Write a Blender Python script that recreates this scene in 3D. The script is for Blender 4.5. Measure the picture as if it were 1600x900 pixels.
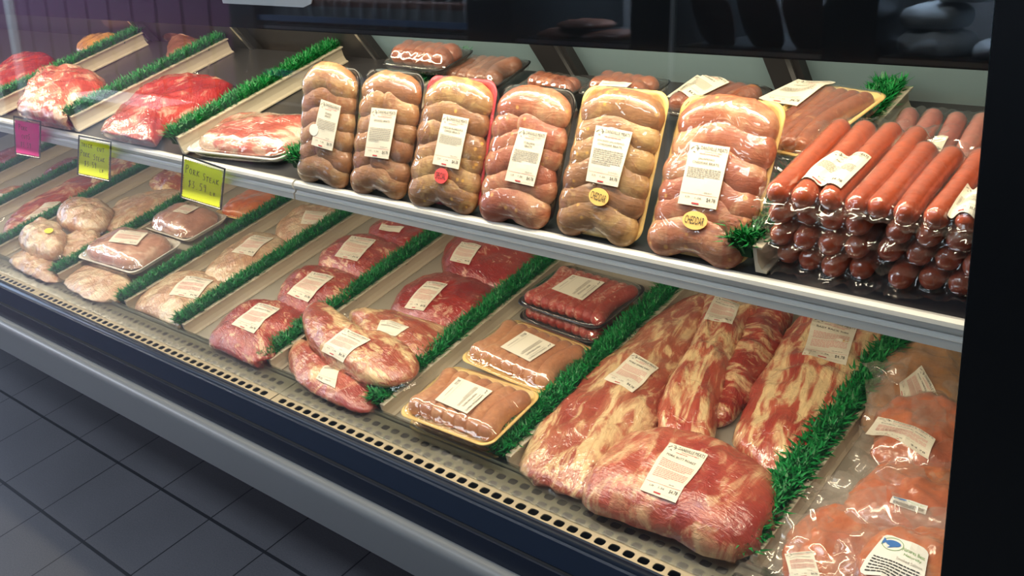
import bpy, math, random
import numpy as np
from mathutils import Vector, Matrix, noise
from mathutils.bvhtree import BVHTree

random.seed(7); RNG = np.random.RandomState(7)
for o in list(bpy.data.objects): bpy.data.objects.remove(o)
COL = bpy.context.scene.collection
SC = bpy.context.scene

# ---------------------------------------------------------------- camera
FOC = 1575.0; H = 1.37
R0 = np.array([[0.7492, 0.6419, -0.1632], [0.1967, -0.4509, -0.8706], [-0.6325, 0.6202, -0.464]])
U_, S_, V_ = np.linalg.svd(R0); RC = U_ @ V_          # rows: camera right, down, forward in world axes
camd = bpy.data.cameras.new('camera'); cam = bpy.data.objects.new('camera', camd); COL.objects.link(cam)
camd.sensor_width = 36.0; camd.lens = FOC / 1600 * 36.0; camd.clip_start = 0.02
M = Matrix([[RC[0][i], -RC[1][i], -RC[2][i]] for i in range(3)]).to_4x4()
M.translation = Vector((0, 0, H)); cam.matrix_world = M
SC.camera = cam

# ---------------------------------------------------------------- world, exposure, lights
SC.view_settings.view_transform = 'Standard'; SC.view_settings.look = 'None'
SC.view_settings.gamma = 1; SC.view_settings.use_curve_mapping = False
SC.view_settings.exposure = 0.0
w = bpy.data.worlds.new('room_air'); SC.world = w; w.use_nodes = True
w.node_tree.nodes['Background'].inputs[0].default_value = (0.45, 0.62, 1.0, 1)
w.node_tree.nodes['Background'].inputs[1].default_value = 0.02
SC.cycles.transparent_max_bounces = 24
SC.cycles.max_bounces = 10

def area(name, loc, rot, sx, sy, power, col):
    l = bpy.data.lights.new(name, 'AREA'); l.shape = 'RECTANGLE'; l.size = sx; l.size_y = sy
    l.energy = power; l.color = col
    o = bpy.data.objects.new(name, l); COL.objects.link(o); o.location = loc; o.rotation_euler = rot
    return o
WARM = (1.0, 0.83, 0.59)
area('canopy_lamp_light', (-1.75, 0.81, 1.27), (math.radians(10), 0, 0), 3.0, 0.04, 21.5, WARM)
area('under_shelf_lamp_light', (-1.75, 0.80, 0.846), (math.radians(12), 0, 0), 3.0, 0.03, 9.5, WARM)
area('aisle_fill_light', (-7.0, -1.0, 2.68), (0, 0, 0), 4.0, 0.5, 170, (0.80, 0.86, 1.0))  # unseen fill light, added to brighten the purple boards reflected in the glass
area('ceiling_panel_light', (-1.6, -0.35, 2.68), (0, 0, 0), 3.0, 0.4, 34, (0.82, 0.9, 1.0))
area('unseen_window_light', (-10.9, 0.6, 1.5), (math.radians(90), 0, math.radians(-90)), 2.6, 1.6, 90, (0.55, 0.72, 1.0))  # unseen area light, added to give the aisle floor bluish daylight
cl_ = area('cooler_lamp_light', (-2.6, -1.53, 1.72), (math.radians(-48), 0, 0), 4.0, 0.06, 1000, (0.62, 0.78, 1.0)); cl_.data.spread = math.radians(95)

# ---------------------------------------------------------------- pixel to world (only used while authoring positions)
def ray(px, py):
    d = RC.T @ np.array([px - 800, py - 450, FOC]); return d / np.linalg.norm(d)
ORG = np.array([0, 0, H])
def onplane(p, n, k):
    d = ray(*p); n = np.array(n, float); return ORG + d * ((k - n @ ORG) / (n @ d))
def ony(p, y): return onplane(p, (0, 1, 0), y)
def onx(p, x): return onplane(p, (1, 0, 0), x)
def onz(p, z): return onplane(p, (0, 0, 1), z)
DY, DZ, DS = .775, .468, .07       # lower deck: front y, front z, slope
SY, SZ, SS = .77, .882, .10        # upper shelf
class Surf:
    def __init__(s, y, z, sl): s.y, s.z, s.s = y, z, sl
    def pt(s, p, h=0): return onplane(p, (0, -s.s, 1), s.z - s.s * s.y + h)
    def zz(s, y, h=0): return s.z + s.s * (y - s.y) + h
DECK = Surf(DY, DZ, DS); SHELF = Surf(SY, SZ, SS)

# ---------------------------------------------------------------- materials
MATS = {}
class NT:
    def __init__(s, name):
        m = bpy.data.materials.new(name); m.use_nodes = True; s.m = m; s.t = m.node_tree
        s.t.nodes.clear(); s.out = s.t.nodes.new('ShaderNodeOutputMaterial'); MATS[name] = m
    def n(s, typ, **kw):
        nd = s.t.nodes.new('ShaderNode' + typ)
        for k, v in kw.items():
            if k.startswith('_'): setattr(nd, k[1:], v)
            else:
                key = k.replace('__', ' ')
                if isinstance(v, bpy.types.NodeSocket): s.t.links.new(v, nd.inputs[key])
                else: nd.inputs[key].default_value = v
        return nd
    def link(s, a, b): s.t.links.new(a, b)
    def math(s, op, a, b=None, clamp=False):
        nd = s.t.nodes.new('ShaderNodeMath'); nd.operation = op; nd.use_clamp = clamp
        for i, v in enumerate((a, b)):
            if v is None: continue
            if isinstance(v, bpy.types.NodeSocket): s.t.links.new(v, nd.inputs[i])
            else: nd.inputs[i].default_value = v
        return nd.outputs[0]
    def ramp(s, fac, stops, interp='LINEAR'):
        nd = s.t.nodes.new('ShaderNodeValToRGB'); s.t.links.new(fac, nd.inputs[0]); r = nd.color_ramp; r.interpolation = interp
        while len(r.elements) < len(stops): r.elements.new(.5)
        for e, (p, c) in zip(r.elements, stops):
            e.position = p; e.color = (*c, 1) if len(c) == 3 else c
        return nd.outputs[0]
    def mix(s, fac, a, b, blend='MIX'):
        nd = s.t.nodes.new('ShaderNodeMixRGB'); nd.blend_type = blend
        for i, v in enumerate((fac, a, b)):
            if isinstance(v, bpy.types.NodeSocket): s.t.links.new(v, nd.inputs[i])
            else: nd.inputs[i].default_value = v if i == 0 else (*v[:3], 1)
        return nd.outputs[0]
    def coord(s, scale=(1, 1, 1), rnd=True):
        tc = s.n('TexCoord'); oi = s.n('ObjectInfo')
        mp = s.n('Mapping', Vector=tc.outputs['Object'], Scale=scale)
        if rnd:
            cx = s.t.nodes.new('ShaderNodeCombineXYZ')
            s.link(s.math('MULTIPLY', oi.outputs['Random'], 37.0), cx.inputs[0]); s.link(s.math('MULTIPLY', oi.outputs['Random'], 91.0), cx.inputs[1])
            s.link(cx.outputs[0], mp.inputs['Location'])
        return mp.outputs[0]

def plain(name, col, rough=.5, metal=0., coat=0., spec=.5, emit=None, es=0):
    t = NT(name); b = t.n('BsdfPrincipled', Base__Color=(*col, 1), Roughness=rough, Metallic=metal)
    b.inputs['Coat Weight'].default_value = coat; b.inputs['Specular IOR Level'].default_value = spec
    if emit: b.inputs['Emission Color'].default_value = (*emit, 1); b.inputs['Emission Strength'].default_value = es
    t.link(b.outputs[0], t.out.inputs[0]); return t.m

def meat(name, lean, lean2, fat, fat_at=.58, scale=22, stretch=(1, 1, 1), big=7, fatsharp=.06, bump=.5, wr=45, coat=1., rough=.4, flecks=None):
    t = NT(name); v = t.coord(stretch)
    n1 = t.n('TexNoise', Vector=v, Scale=scale, Detail=6., Roughness=.6, Distortion=1.4).outputs[0]
    n2 = t.n('TexNoise', Vector=v, Scale=big, Detail=3., Distortion=.6).outputs[0]
    c = t.ramp(n2, [(.35, lean2), (.6, lean)])
    comb = t.math('ADD', t.math('MULTIPLY', n1, .65), t.math('MULTIPLY', n2, .35))
    f = t.ramp(comb, [(fat_at - fatsharp, (0, 0, 0)), (fat_at + fatsharp, (1, 1, 1))])
    c = t.mix(f, c, fat)
    n4 = t.n('TexNoise', Vector=v, Scale=scale * 5, Detail=2.).outputs[0]
    c = t.mix(.35, c, t.ramp(n4, [(.3, (.45, .45, .45)), (.7, (1, 1, 1))]), 'MULTIPLY')
    if flecks:
        vo = t.n('TexVoronoi', Vector=v, Scale=flecks[1]); 
        ff = t.ramp(vo.outputs['Distance'], [(.12, (1, 1, 1)), (.24, (0, 0, 0))])
        sel = t.ramp(t.n('TexNoise', Vector=v, Scale=flecks[1] * .6).outputs[0], [(.45, (0, 0, 0)), (.55, (1, 1, 1))])
        c = t.mix(t.math('MULTIPLY', t.math('MULTIPLY', ff, sel), flecks[2]), c, flecks[0])
    # film creases: narrow ridges of a distorted noise
    tc = t.coord((1, 1, 1))
    w1 = t.n('TexNoise', Vector=tc, Scale=wr, Detail=2., Distortion=1.2).outputs[0]
    rid = t.ramp(t.math('ABSOLUTE', t.math('SUBTRACT', w1, .5)), [(0, (1, 1, 1)), (.035, (0, 0, 0))])
    w2 = t.n('TexNoise', Vector=t.coord((1, 5, 1)), Scale=wr * 1.6, Detail=3., Distortion=.8).outputs[0]
    hgt = t.math('ADD', t.math('ADD', t.math('MULTIPLY', rid, .14), t.math('MULTIPLY', w2, .7)), t.math('MULTIPLY', w1, 1.2))
    bp = t.n('Bump', Strength=bump, Distance=.003, Height=hgt)
    b = t.n('BsdfPrincipled', Base__Color=c, Roughness=rough, Normal=bp.outputs[0])
    b.inputs['Coat Weight'].default_value = coat; b.inputs['Coat Roughness'].default_value = .07
    w3 = t.n('TexNoise', Vector=tc, Scale=wr * .75, Detail=1.5, Distortion=2.4).outputs[0]
    bp2 = t.n('Bump', Strength=.42, Distance=.007, Height=w3, Normal=bp.outputs[0])
    b.inputs['Coat IOR'].default_value = 1.65; t.link(bp2.outputs[0], b.inputs['Coat Normal'])
    t.link(b.outputs[0], t.out.inputs[0]); return t.m

def film(name, f0=.06, milky=.0, rough=.07, bump=.35, wr=35, tint=(1, 1, 1), milk=(.9, .88, .84)):
    t = NT(name); tc = t.coord((1, 1, 1))
    w1 = t.n('TexNoise', Vector=tc, Scale=wr, Detail=2., Distortion=1.5).outputs[0]
    rid = t.ramp(t.math('ABSOLUTE', t.math('SUBTRACT', w1, .5)), [(0, (1, 1, 1)), (.06, (0, 0, 0))])
    hgt = t.math('ADD', t.math('MULTIPLY', rid, .15), t.math('MULTIPLY', w1, 1.5))
    bp = t.n('Bump', Strength=bump, Distance=.003, Height=hgt).outputs[0]
    g = t.n('NewGeometry'); vm = t.t.nodes.new('ShaderNodeVectorMath'); vm.operation = 'DOT_PRODUCT'
    t.link(bp, vm.inputs[0]); t.link(g.outputs['Incoming'], vm.inputs[1])
    cs = t.math('ABSOLUTE', vm.outputs['Value'])
    fr = t.math('ADD', t.math('MULTIPLY', t.math('POWER', t.math('SUBTRACT', 1., cs, True), 5.), 1 - f0), f0, True)
    tr = t.n('BsdfTransparent', Color=(*tint, 1)).outputs[0]
    gl = t.n('BsdfGlossy', Color=(1, 1, 1, 1), Roughness=rough, Normal=bp).outputs[0]
    if milky:
        df = t.n('BsdfDiffuse', Color=(*milk, 1)).outputs[0]; tl = t.n('BsdfTranslucent', Color=(*milk, 1)).outputs[0]
        d2 = t.n('MixShader'); d2.inputs[0].default_value = .4; t.link(df, d2.inputs[1]); t.link(tl, d2.inputs[2])
        mm = t.n('MixShader'); t.link(t.math('ADD', milky, t.math('MULTIPLY', rid, milky * .8), True), mm.inputs[0]); t.link(tr, mm.inputs[1]); t.link(d2.outputs[0], mm.inputs[2]); tr = mm.outputs[0]
    m = t.n('MixShader'); t.link(fr, m.inputs[0]); t.link(tr, m.inputs[1]); t.link(gl, m.inputs[2])
    t.link(m.outputs[0], t.out.inputs[0]); return t.m

def glassmat(name, f0=.05, tint=(.97, .985, .98), rough=.012):
    t = NT(name); g = t.n('NewGeometry'); vm = t.t.nodes.new('ShaderNodeVectorMath'); vm.operation = 'DOT_PRODUCT'
    t.link(g.outputs['Normal'], vm.inputs[0]); t.link(g.outputs['Incoming'], vm.inputs[1])
    cs = t.math('ABSOLUTE', vm.outputs['Value'])
    fr = t.math('ADD', t.math('MULTIPLY', t.math('POWER', t.math('SUBTRACT', 1., cs, True), 5.), 1 - f0), f0, True)
    tr = t.n('BsdfTransparent', Color=(*tint, 1)).outputs[0]
    gl = t.n('BsdfGlossy', Color=(1, 1, 1, 1), Roughness=rough).outputs[0]
    m = t.n('MixShader'); t.link(fr, m.inputs[0]); t.link(tr, m.inputs[1]); t.link(gl, m.inputs[2])
    t.link(m.outputs[0], t.out.inputs[0]); return t.m

plain('black_coated', (.006, .007, .008), .35); plain('black_matte', (.004, .004, .005), .7)
plain('navy_paint', (.018, .032, .062), .38); plain('navy_dark', (.009, .016, .034), .35)
plain('bumper_grey', (.23, .245, .25), .38); plain('seam_black', (.002, .002, .003), .8)
plain('steel', (.62, .63, .63), .28, 1.); plain('aluminium', (.72, .73, .74), .30, 1.)
plain('pale_grille', (.72, .62, .45), .35, .6); plain('cream_plastic', (.62, .55, .43), .42); plain('deck_white', (.40, .37, .31), .35)
plain('shelf_dark', (.035, .035, .04), .35); plain('hole_dark', (.01, .009, .008), .9); plain('rear_panel', (.27, .40, .46), .4); plain('rear_dark', (.035, .035, .04), .4)
plain('tray_yellow', (.86, .60, .22), .45); plain('tray_black', (.012, .012, .014), .3); plain('tray_pink', (.80, .07, .10), .45); plain('tray_white', (.8, .78, .72), .5)
plain('label_paper', (.84, .79, .66), .5); plain('label_white', (.88, .86, .80), .5)
plain('ink_black', (.03, .03, .03), .6); plain('ink_grey', (.33, .30, .26), .6); plain('ink_red', (.55, .04, .05), .6); plain('ink_pink', (.72, .33, .30), .6); plain('ink_blue', (.05, .18, .5), .6); plain('ink_green', (.15, .35, .08), .6)
plain('holder_dark', (.05, .06, .08), .25)
plain('sticker_orange', (.95, .62, .18), .45); plain('sticker_pink', (.95, .10, .10), .5); plain('sticker_yellow', (.9, .8, .1), .5)
plain('purple_panel', (.22, .065, .17), .5); plain('white_bag', (.62, .68, .72), .5); plain('brown_pack', (.12, .05, .03), .35, coat=.6)
plain('blue_rail', (.18, .32, .6), .3); plain('white_card', (.8, .8, .8), .5); plain('lamp_tube', (1, 1, 1), .5, emit=(1, .88, .7), es=9.0)
plain('room_wall', (.10, .10, .12), .8); plain('ceiling_white', (.25, .26, .28), .8); plain('garnish_core', (.004, .05, .012), .8)
plain('glass_edge', (.55, .72, .78), .3, emit=None)

def cardmat(name, col):
    t = NT(name); d = t.n('BsdfDiffuse', Color=(*col, 1)); l = t.n('BsdfTranslucent', Color=(*col, 1)); m = t.n('MixShader'); m.inputs[0].default_value = .5
    t.link(d.outputs[0], m.inputs[1]); t.link(l.outputs[0], m.inputs[2]); t.link(m.outputs[0], t.out.inputs[0])
cardmat('card_yellow', (.80, .95, .06)); cardmat('card_pink', (.98, .08, .45))
def grassmat():
    t = NT('garnish_green'); tc = t.n('TexCoord'); n1 = t.n('TexNoise', Vector=tc.outputs['Object'], Scale=90., Detail=2.).outputs[0]
    c = t.ramp(n1, [(.35, (.001, .12, .022)), (.65, (.006, .27, .055))])
    b = t.n('BsdfPrincipled', Base__Color=c, Roughness=.45); t.link(b.outputs[0], t.out.inputs[0])
grassmat()
meat('chicken_skin', (.70, .43, .27), (.60, .33, .20), (.85, .66, .44), .53, 26, bump=.75, wr=42, big=12)
meat('chicken_pink', (.70, .38, .27), (.58, .28, .22), (.85, .60, .46), .57, 18, bump=.5, wr=26)
meat('beef_red', (.42, .028, .022), (.27, .014, .018), (.80, .42, .30), .60, 34, (1, 1.6, 1), bump=.6, wr=48, fatsharp=.03, big=12)
meat('beef_roast', (0.477, 0.049, 0.030), (0.318, 0.024, 0.019), (0.869, 0.518, 0.310), .575, 30, (1, 2.6, 1), bump=.8, wr=60, fatsharp=.04, big=13)
meat('loin_pink', (0.551, 0.184, 0.103), (0.382, 0.065, 0.043), (0.869, 0.605, 0.327), .53, 24, (.8, 1.7, 1), bump=.65, wr=38, fatsharp=.05, big=11)
meat('rib_meat', (.56, .12, .09), (.42, .055, .05), (.88, .66, .46), .50, 24, (2.2, 1.0, 1), bump=.7, wr=34, fatsharp=.05, big=11)
meat('rib_fatty', (0.594, 0.140, 0.077), (0.424, 0.054, 0.039), (0.933, 0.670, 0.361), .51, 16, (1.0, 2.6, 1), bump=.8, wr=30, fatsharp=.05, big=9)
meat('rib_dark', (0.488, 0.065, 0.043), (0.318, 0.027, 0.022), (0.890, 0.583, 0.327), .55, 26, (2.4, 1, 1), bump=.8, wr=34, fatsharp=.05, big=13)
meat('steak_pale', (.70, .20, .13), (.48, .06, .04), (.88, .60, .44), .535, 22, (.8, 1.6, 1), bump=.7, wr=26, fatsharp=.04, big=11)
meat('steak_red', (.50, .04, .025), (.34, .018, .015), (.85, .56, .42), .59, 20, bump=.7, wr=26, big=9)
meat('pork_rose', (0.551, 0.119, 0.073), (0.382, 0.049, 0.039), (0.869, 0.540, 0.310), .56, 17, (1.5, .8, 1), bump=.5, wr=40, fatsharp=.06, big=11)
meat('brat_tan', (0.437, 0.211, 0.084), (0.353, 0.140, 0.059), (0.588, 0.374, 0.182), .56, 30, bump=.3, wr=34, coat=.3, rough=.5)
meat('brat_cheddar', (0.405, 0.200, 0.076), (0.317, 0.132, 0.050), (0.598, 0.368, 0.144), .56, 30, bump=.3, wr=34, coat=.3, rough=.5, flecks=((.85, .47, .09), 80, .8))
meat('brat_pink', (0.493, 0.167, 0.082), (0.408, 0.106, 0.054), (0.646, 0.350, 0.190), .56, 28, bump=.3, wr=34, coat=.3, rough=.5, flecks=((.90, .50, .15), 75, .7))
meat('brat_raw', (0.601, 0.270, 0.128), (0.504, 0.198, 0.096), (0.737, 0.405, 0.216), .60, 36, bump=.3, wr=24, coat=.3, rough=.5)
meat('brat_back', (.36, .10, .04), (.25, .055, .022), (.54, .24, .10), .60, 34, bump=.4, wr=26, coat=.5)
meat('ground_red', (.56, .05, .03), (.40, .02, .012), (.88, .50, .36), .58, 90, bump=.6, wr=80, coat=.7)
meat('hotdog_skin', (0.515, 0.095, 0.032), (0.423, 0.062, 0.020), (0.570, 0.152, 0.063), .66, 30, bump=.2, wr=26, coat=.8, rough=.35)
meat('hotdog_pale', (.55, .20, .16), (.45, .13, .11), (.62, .3, .22), .6, 30, bump=.15, wr=26, coat=.8)
meat('marinade_orange', (.80, .20, .035), (.60, .10, .025), (.84, .36, .14), .60, 20, bump=.4, wr=30)
meat('marinade_gold', (.72, .34, .06), (.55, .2, .04), (.82, .5, .22), .60, 20, bump=.4, wr=30)
meat('smoked_brown', (.30, .11, .06), (.2, .07, .04), (.42, .2, .12), .60, 30, bump=.3, wr=26, coat=.6)
film('wrap_film', .09, .03, .055, .4, 20); film('vac_film', .06, .02, .09, .45, 30)
film('bag_film', .07, .16, .10, .6, 11, milk=(.85, .75, .65)); film('sign_sleeve', .08, .10, .05, .05, 5)
glassmat('case_glass', .05); glassmat('clear_lip', .04, (.70, .72, .70), .14)

def floor_mat():
    t = NT('quarry_tile'); tc = t.n('TexCoord'); sx = t.n('SeparateXYZ', Vector=tc.outputs['Object'])
    S = .2028
    def edge(sock, off, half):
        q = t.math('FRACT', t.math('DIVIDE', t.math('SUBTRACT', sock, off), S)); d = t.math('MINIMUM', q, t.math('SUBTRACT', 1., q))
        return t.math('LESS_THAN', d, half / S)
    ex = edge(sx.outputs[0], -2.8245 - 20 * S, .0018); ey = edge(sx.outputs[1], .7241 - 40 * S, .0038)
    g = t.math('MAXIMUM', ex, ey)
    n1 = t.n('TexNoise', Vector=tc.outputs['Object'], Scale=300., Detail=3.).outputs[0]
    n2 = t.n('TexNoise', Vector=tc.outputs['Object'], Scale=3., Detail=3.).outputs[0]
    c = t.mix(.5, t.ramp(n1, [(.3, (.085, .088, .10)), (.7, (.15, .153, .17))]), t.ramp(n2, [(.3, (.095, .098, .11)), (.7, (.14, .143, .16))]))
    c = t.mix(g, c, (.018, .02, .026))
    bp = t.n('Bump', Strength=.5, Distance=.002, Height=t.math('SUBTRACT', t.math('MULTIPLY', n1, .15), g))
    b = t.n('BsdfPrincipled', Base__Color=c, Roughness=.42, Normal=bp.outputs[0]); t.link(b.outputs[0], t.out.inputs[0])
floor_mat()
def lip_mat():
    t = NT('lip_aluminium'); tc = t.n('TexCoord'); n1 = t.n('TexNoise', Vector=t.n('Mapping', Vector=tc.outputs['Object'], Scale=(3., 200., 200.)).outputs[0], Scale=1., Detail=4.).outputs[0]
    b = t.n('BsdfPrincipled', Base__Color=t.ramp(n1, [(.3, (.74, .73, .69)), (.7, (.86, .85, .81))]), Roughness=.32, Metallic=.2); t.link(b.outputs[0], t.out.inputs[0])
lip_mat()

# ---------------------------------------------------------------- mesh helpers
def mesh_obj(name, verts, faces, mats, parent=None, mi=None, smooth=False, loc=None):
    me = bpy.data.meshes.new(name); me.from_pydata([tuple(v) for v in verts], [], [tuple(f) for f in faces])
    for m in (mats if isinstance(mats, (list, tuple)) else [mats]): me.materials.append(MATS[m])
    if mi is not None: me.polygons.foreach_set('material_index', mi)
    if smooth: me.polygons.foreach_set('use_smooth', [True] * len(me.polygons))
    me.update()
    o = bpy.data.objects.new(name, me); COL.objects.link(o)
    if parent: o.parent = parent
    if loc is not None: o.location = loc
    return o
def tag(o, label, cat, group=None, kind=None):
    if label: o['label'] = label
    if cat: o['category'] = cat
    if group: o['group'] = group
    if kind: o['kind'] = kind
    return o
def empty(name, mat, label, cat, group=None):
    o = bpy.data.objects.new(name, None); COL.objects.link(o); o.empty_display_size = .03
    o.matrix_world = mat; return tag(o, label, cat, group)
class MB:
    def __init__(s): s.v = []; s.f = []; s.mi = []
    def add(s, v, f, m=0):
        b = len(s.v); s.v += [tuple(x) for x in v]; s.f += [tuple(i + b for i in q) for q in f]; s.mi += [m] * len(f)
    def box(s, x0, x1, y0, y1, z0, z1, m=0, bev=0):
        if bev:
            b = bev; P = [(y0 + b, z0), (y1 - b, z0), (y1, z0 + b), (y1, z1 - b), (y1 - b, z1), (y0 + b, z1), (y0, z1 - b), (y0, z0 + b)]
            s.extrude(P, x0, x1, m); return
        v = [(x, y, z) for x in (x0, x1) for y in (y0, y1) for z in (z0, z1)]
        s.add(v, [(0, 1, 3, 2), (4, 6, 7, 5), (0, 4, 5, 1), (2, 3, 7, 6), (0, 2, 6, 4), (1, 5, 7, 3)], m)
    def extrude(s, prof, x0, x1, m=0, axis='x'):
        n = len(prof)
        if axis == 'x': v = [(x0, a, b) for a, b in prof] + [(x1, a, b) for a, b in prof]
        elif axis == 'y': v = [(a, x0, b) for a, b in prof] + [(a, x1, b) for a, b in prof]
        else: v = [(a, b, x0) for a, b in prof] + [(a, b, x1) for a, b in prof]
        f = [(i, (i + 1) % n, n + (i + 1) % n, n + i) for i in range(n)] + [tuple(range(n))[::-1], tuple(range(n, 2 * n))]
        s.add(v, f, m)
    def capsule(s, path, rad, m=0, seg=12, taper=.9):
        """tube along path with rounded ends"""
        P = [Vector(p) for p in path]; n = len(P); rings = []
        ts = []
        for i in range(n):
            a = P[max(0, i - 1)]; b = P[min(n - 1, i + 1)]; ts.append((b - a).normalized())
        def ring(c, t, r):
            up = Vector((0, 0, 1)) if abs(t.z) < .9 else Vector((0, 1, 0)); u = t.cross(up).normalized(); w_ = u.cross(t)
            return [c + u * (r * math.cos(2 * math.pi * k / seg)) + w_ * (r * math.sin(2 * math.pi * k / seg)) for k in range(seg)]
        cap = [(.0, .08), (.12, .42), (.32, .68), (.62, .88)]
        R = lambda i: rad[i] if hasattr(rad, '__len__') else rad
        for d, q in cap: rings.append(ring(P[0] - ts[0] * R(0) * (1 - d) * taper, ts[0], R(0) * q))
        for i in range(n): rings.append(ring(P[i], ts[i], R(i)))
        for d, q in cap[::-1]: rings.append(ring(P[-1] + ts[-1] * R(n - 1) * (1 - d) * taper, ts[-1], R(n - 1) * q))
        v = [p for r in rings for p in r]; f = []
        for j in range(len(rings) - 1):
            for k in range(seg): f.append((j * seg + k, j * seg + (k + 1) % seg, (j + 1) * seg + (k + 1) % seg, (j + 1) * seg + k))
        f.append(tuple(range(seg))[::-1]); f.append(tuple(range((len(rings) - 1) * seg, len(rings) * seg)))
        s.add(v, f, m)
    def build(s, name, mats, parent=None, smooth=False, loc=None): return mesh_obj(name, s.v, s.f, mats, parent, s.mi, smooth, loc)
def struct(o): o['kind'] = 'structure'; return o
def bvh_of(objs):
    v = []; f = []
    for o in objs:
        b = len(v); v += [x.co.copy() for x in o.data.vertices]; f += [tuple(i + b for i in p.vertices) for p in o.data.polygons]
    return BVHTree.FromPolygons(v, f)
def drop(bvh, x, y, default=None, top=1.0):
    h = bvh.ray_cast(Vector((x, y, top)), Vector((0, 0, -1)))
    return h[0].z if h[0] is not None else default
def fbm(p, s, o=3):
    return noise.fractal(Vector(p) * s, 1.0, 2.0, o)

# ---------------------------------------------------------------- text
_glyph = {}
def text_mesh(txt):
    if txt in _glyph: return _glyph[txt]
    c = bpy.data.curves.new('t', 'FONT'); c.body = txt; c.size = 1; c.resolution_u = 2; c.align_x = 'LEFT'; c.fill_mode = 'FRONT'
    o = bpy.data.objects.new('t', c); COL.objects.link(o); dg = bpy.context.evaluated_depsgraph_get()
    me = bpy.data.meshes.new_from_object(o.evaluated_get(dg))
    v = np.array([x.co[:2] for x in me.vertices]) if len(me.vertices) else np.zeros((0, 2)); f = [tuple(p.vertices) for p in me.polygons]
    if len(v): v = v - v.min(0)
    bpy.data.objects.remove(o); bpy.data.curves.remove(c); bpy.data.meshes.remove(me)
    _glyph[txt] = (v, f); return v, f
# label art: list of (verts uv in metres with v pointing down, faces, material slot)
INK = ['label_paper', 'ink_black', 'ink_grey', 'ink_red', 'ink_pink', 'label_white', 'ink_blue', 'ink_green']
def art_text(art, txt, x0, x1, y0, y1, slot):
    v, f = text_mesh(txt)
    if not len(v): return
    mx = v.max(0); q = np.stack([x0 + v[:, 0] / mx[0] * (x1 - x0), y1 - v[:, 1] / mx[1] * (y1 - y0)], 1); art.append((q, f, slot))
def art_rect(art, x0, x1, y0, y1, slot, nx=1):
    xs = np.linspace(x0, x1, nx + 1); v = np.array([(x, y) for x in xs for y in (y0, y1)])
    art.append((v, [(2 * i, 2 * i + 2, 2 * i + 3, 2 * i + 1) for i in range(nx)], slot))
def art_stroke(art, pts, w_, slot):
    P = np.array(pts, float); n = len(P); t = np.gradient(P, axis=0); t /= (np.linalg.norm(t, axis=1)[:, None] + 1e-9); nn = np.stack([-t[:, 1], t[:, 0]], 1) * w_ / 2
    v = np.concatenate([P + nn, P - nn]); art.append((v, [(i, i + 1, n + i + 1, n + i) for i in range(n - 1)], slot))
def art_lines(art, x0, x1, y0, y1, rows, slot, rnd):
    dy = (y1 - y0) / rows
    for r in range(rows):
        x = x0; y = y0 + r * dy; end = x1 if r < rows - 1 else x0 + (x1 - x0) * rnd.uniform(.4, .9)
        while x < end:
            wd = rnd.uniform(.03, .09); e = min(x + wd, end)
            art_rect(art, x, e, y + dy * .25, y + dy * .68, slot); x = e + .014
def shop_art(product, seed=0, ins=True, pink=False):
    """unit label: x 0..1, y 0..1.75 (down)"""
    rnd = random.Random(seed); a = []; Hh = 1.75
    # small emblem, a leaping animal shape
    for p in ([(.05, .20), (.09, .15), (.13, .12)], [(.16, .10), (.20, .07), (.22, .13), (.27, .16)], [(.18, .15), (.24, .17), (.22, .22)], [(.12, .27), (.16, .25), (.17, .29)]): art_stroke(a, p, .018, 1)
    art_text(a, 'DANSVILLE MEATS', .30, .97, .07, .175, 1)
    art_text(a, 'DANSVILLE MI 48819', .42, .86, .205, .245, 3); art_lines(a, .3, .94, .27, .31, 1, 3, rnd)
    y = .40
    for ln in product:
        wd = min(.75, .052 * len(ln)); art_text(a, ln, .5 - wd / 2, .5 + wd / 2, y, y + .07, 1); y += .105
    if pink: art_lines(a, .1, .92, .60, .88, 5, 4, rnd); art_lines(a, .1, .92, .92, 1.24, 6, 4, rnd)
    elif ins: art_lines(a, .08, .92, .68, .68 + .30 + .1 * (seed % 3), 6 + seed % 3, 2, rnd)
    art_lines(a, .62, .95, 1.33, 1.37, 1, 2, rnd)
    art_rect(a, .04, .97, 1.42, 1.428, 3)
    art_text(a, '3.79', .16, .28, 1.50, 1.55, 1); art_text(a, '1.26', .42, .58, 1.50, 1.55, 1); art_text(a, '$4.78', .72, .94, 1.48, 1.60, 1)
    art_rect(a, .36, .55, 1.66, 1.70, 3); art_rect(a, .6, .9, 1.68, 1.685, 2)
    return a, Hh
def square_art(product, seed=0):
    """squarer label, header at the top, price low"""
    rnd = random.Random(seed); a = []; Hh = 1.1
    art_stroke(a, [(.05, .14), (.10, .09), (.14, .12), (.19, .08)], .018, 1)
    art_text(a, 'DANSVILLE MEATS', .26, .94, .06, .12, 1); art_lines(a, .26, .9, .15, .18, 1, 2, rnd)
    art_text(a, product, .3, .85, .24, .30, 1); art_lines(a, .1, .9, .36, .48, 3, 2, rnd)
    art_rect(a, .05, .95, .86, .866, 2); art_text(a, '$5.52', .08, .28, .93, 1.03, 1); art_lines(a, .4, .9, .94, .98, 1, 2, rnd)
    return a, Hh
def blank_art(seed):
    return shop_art(['PORK', 'ROAST'][:1 + seed % 2], seed, pink=(seed % 3 != 1))
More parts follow.
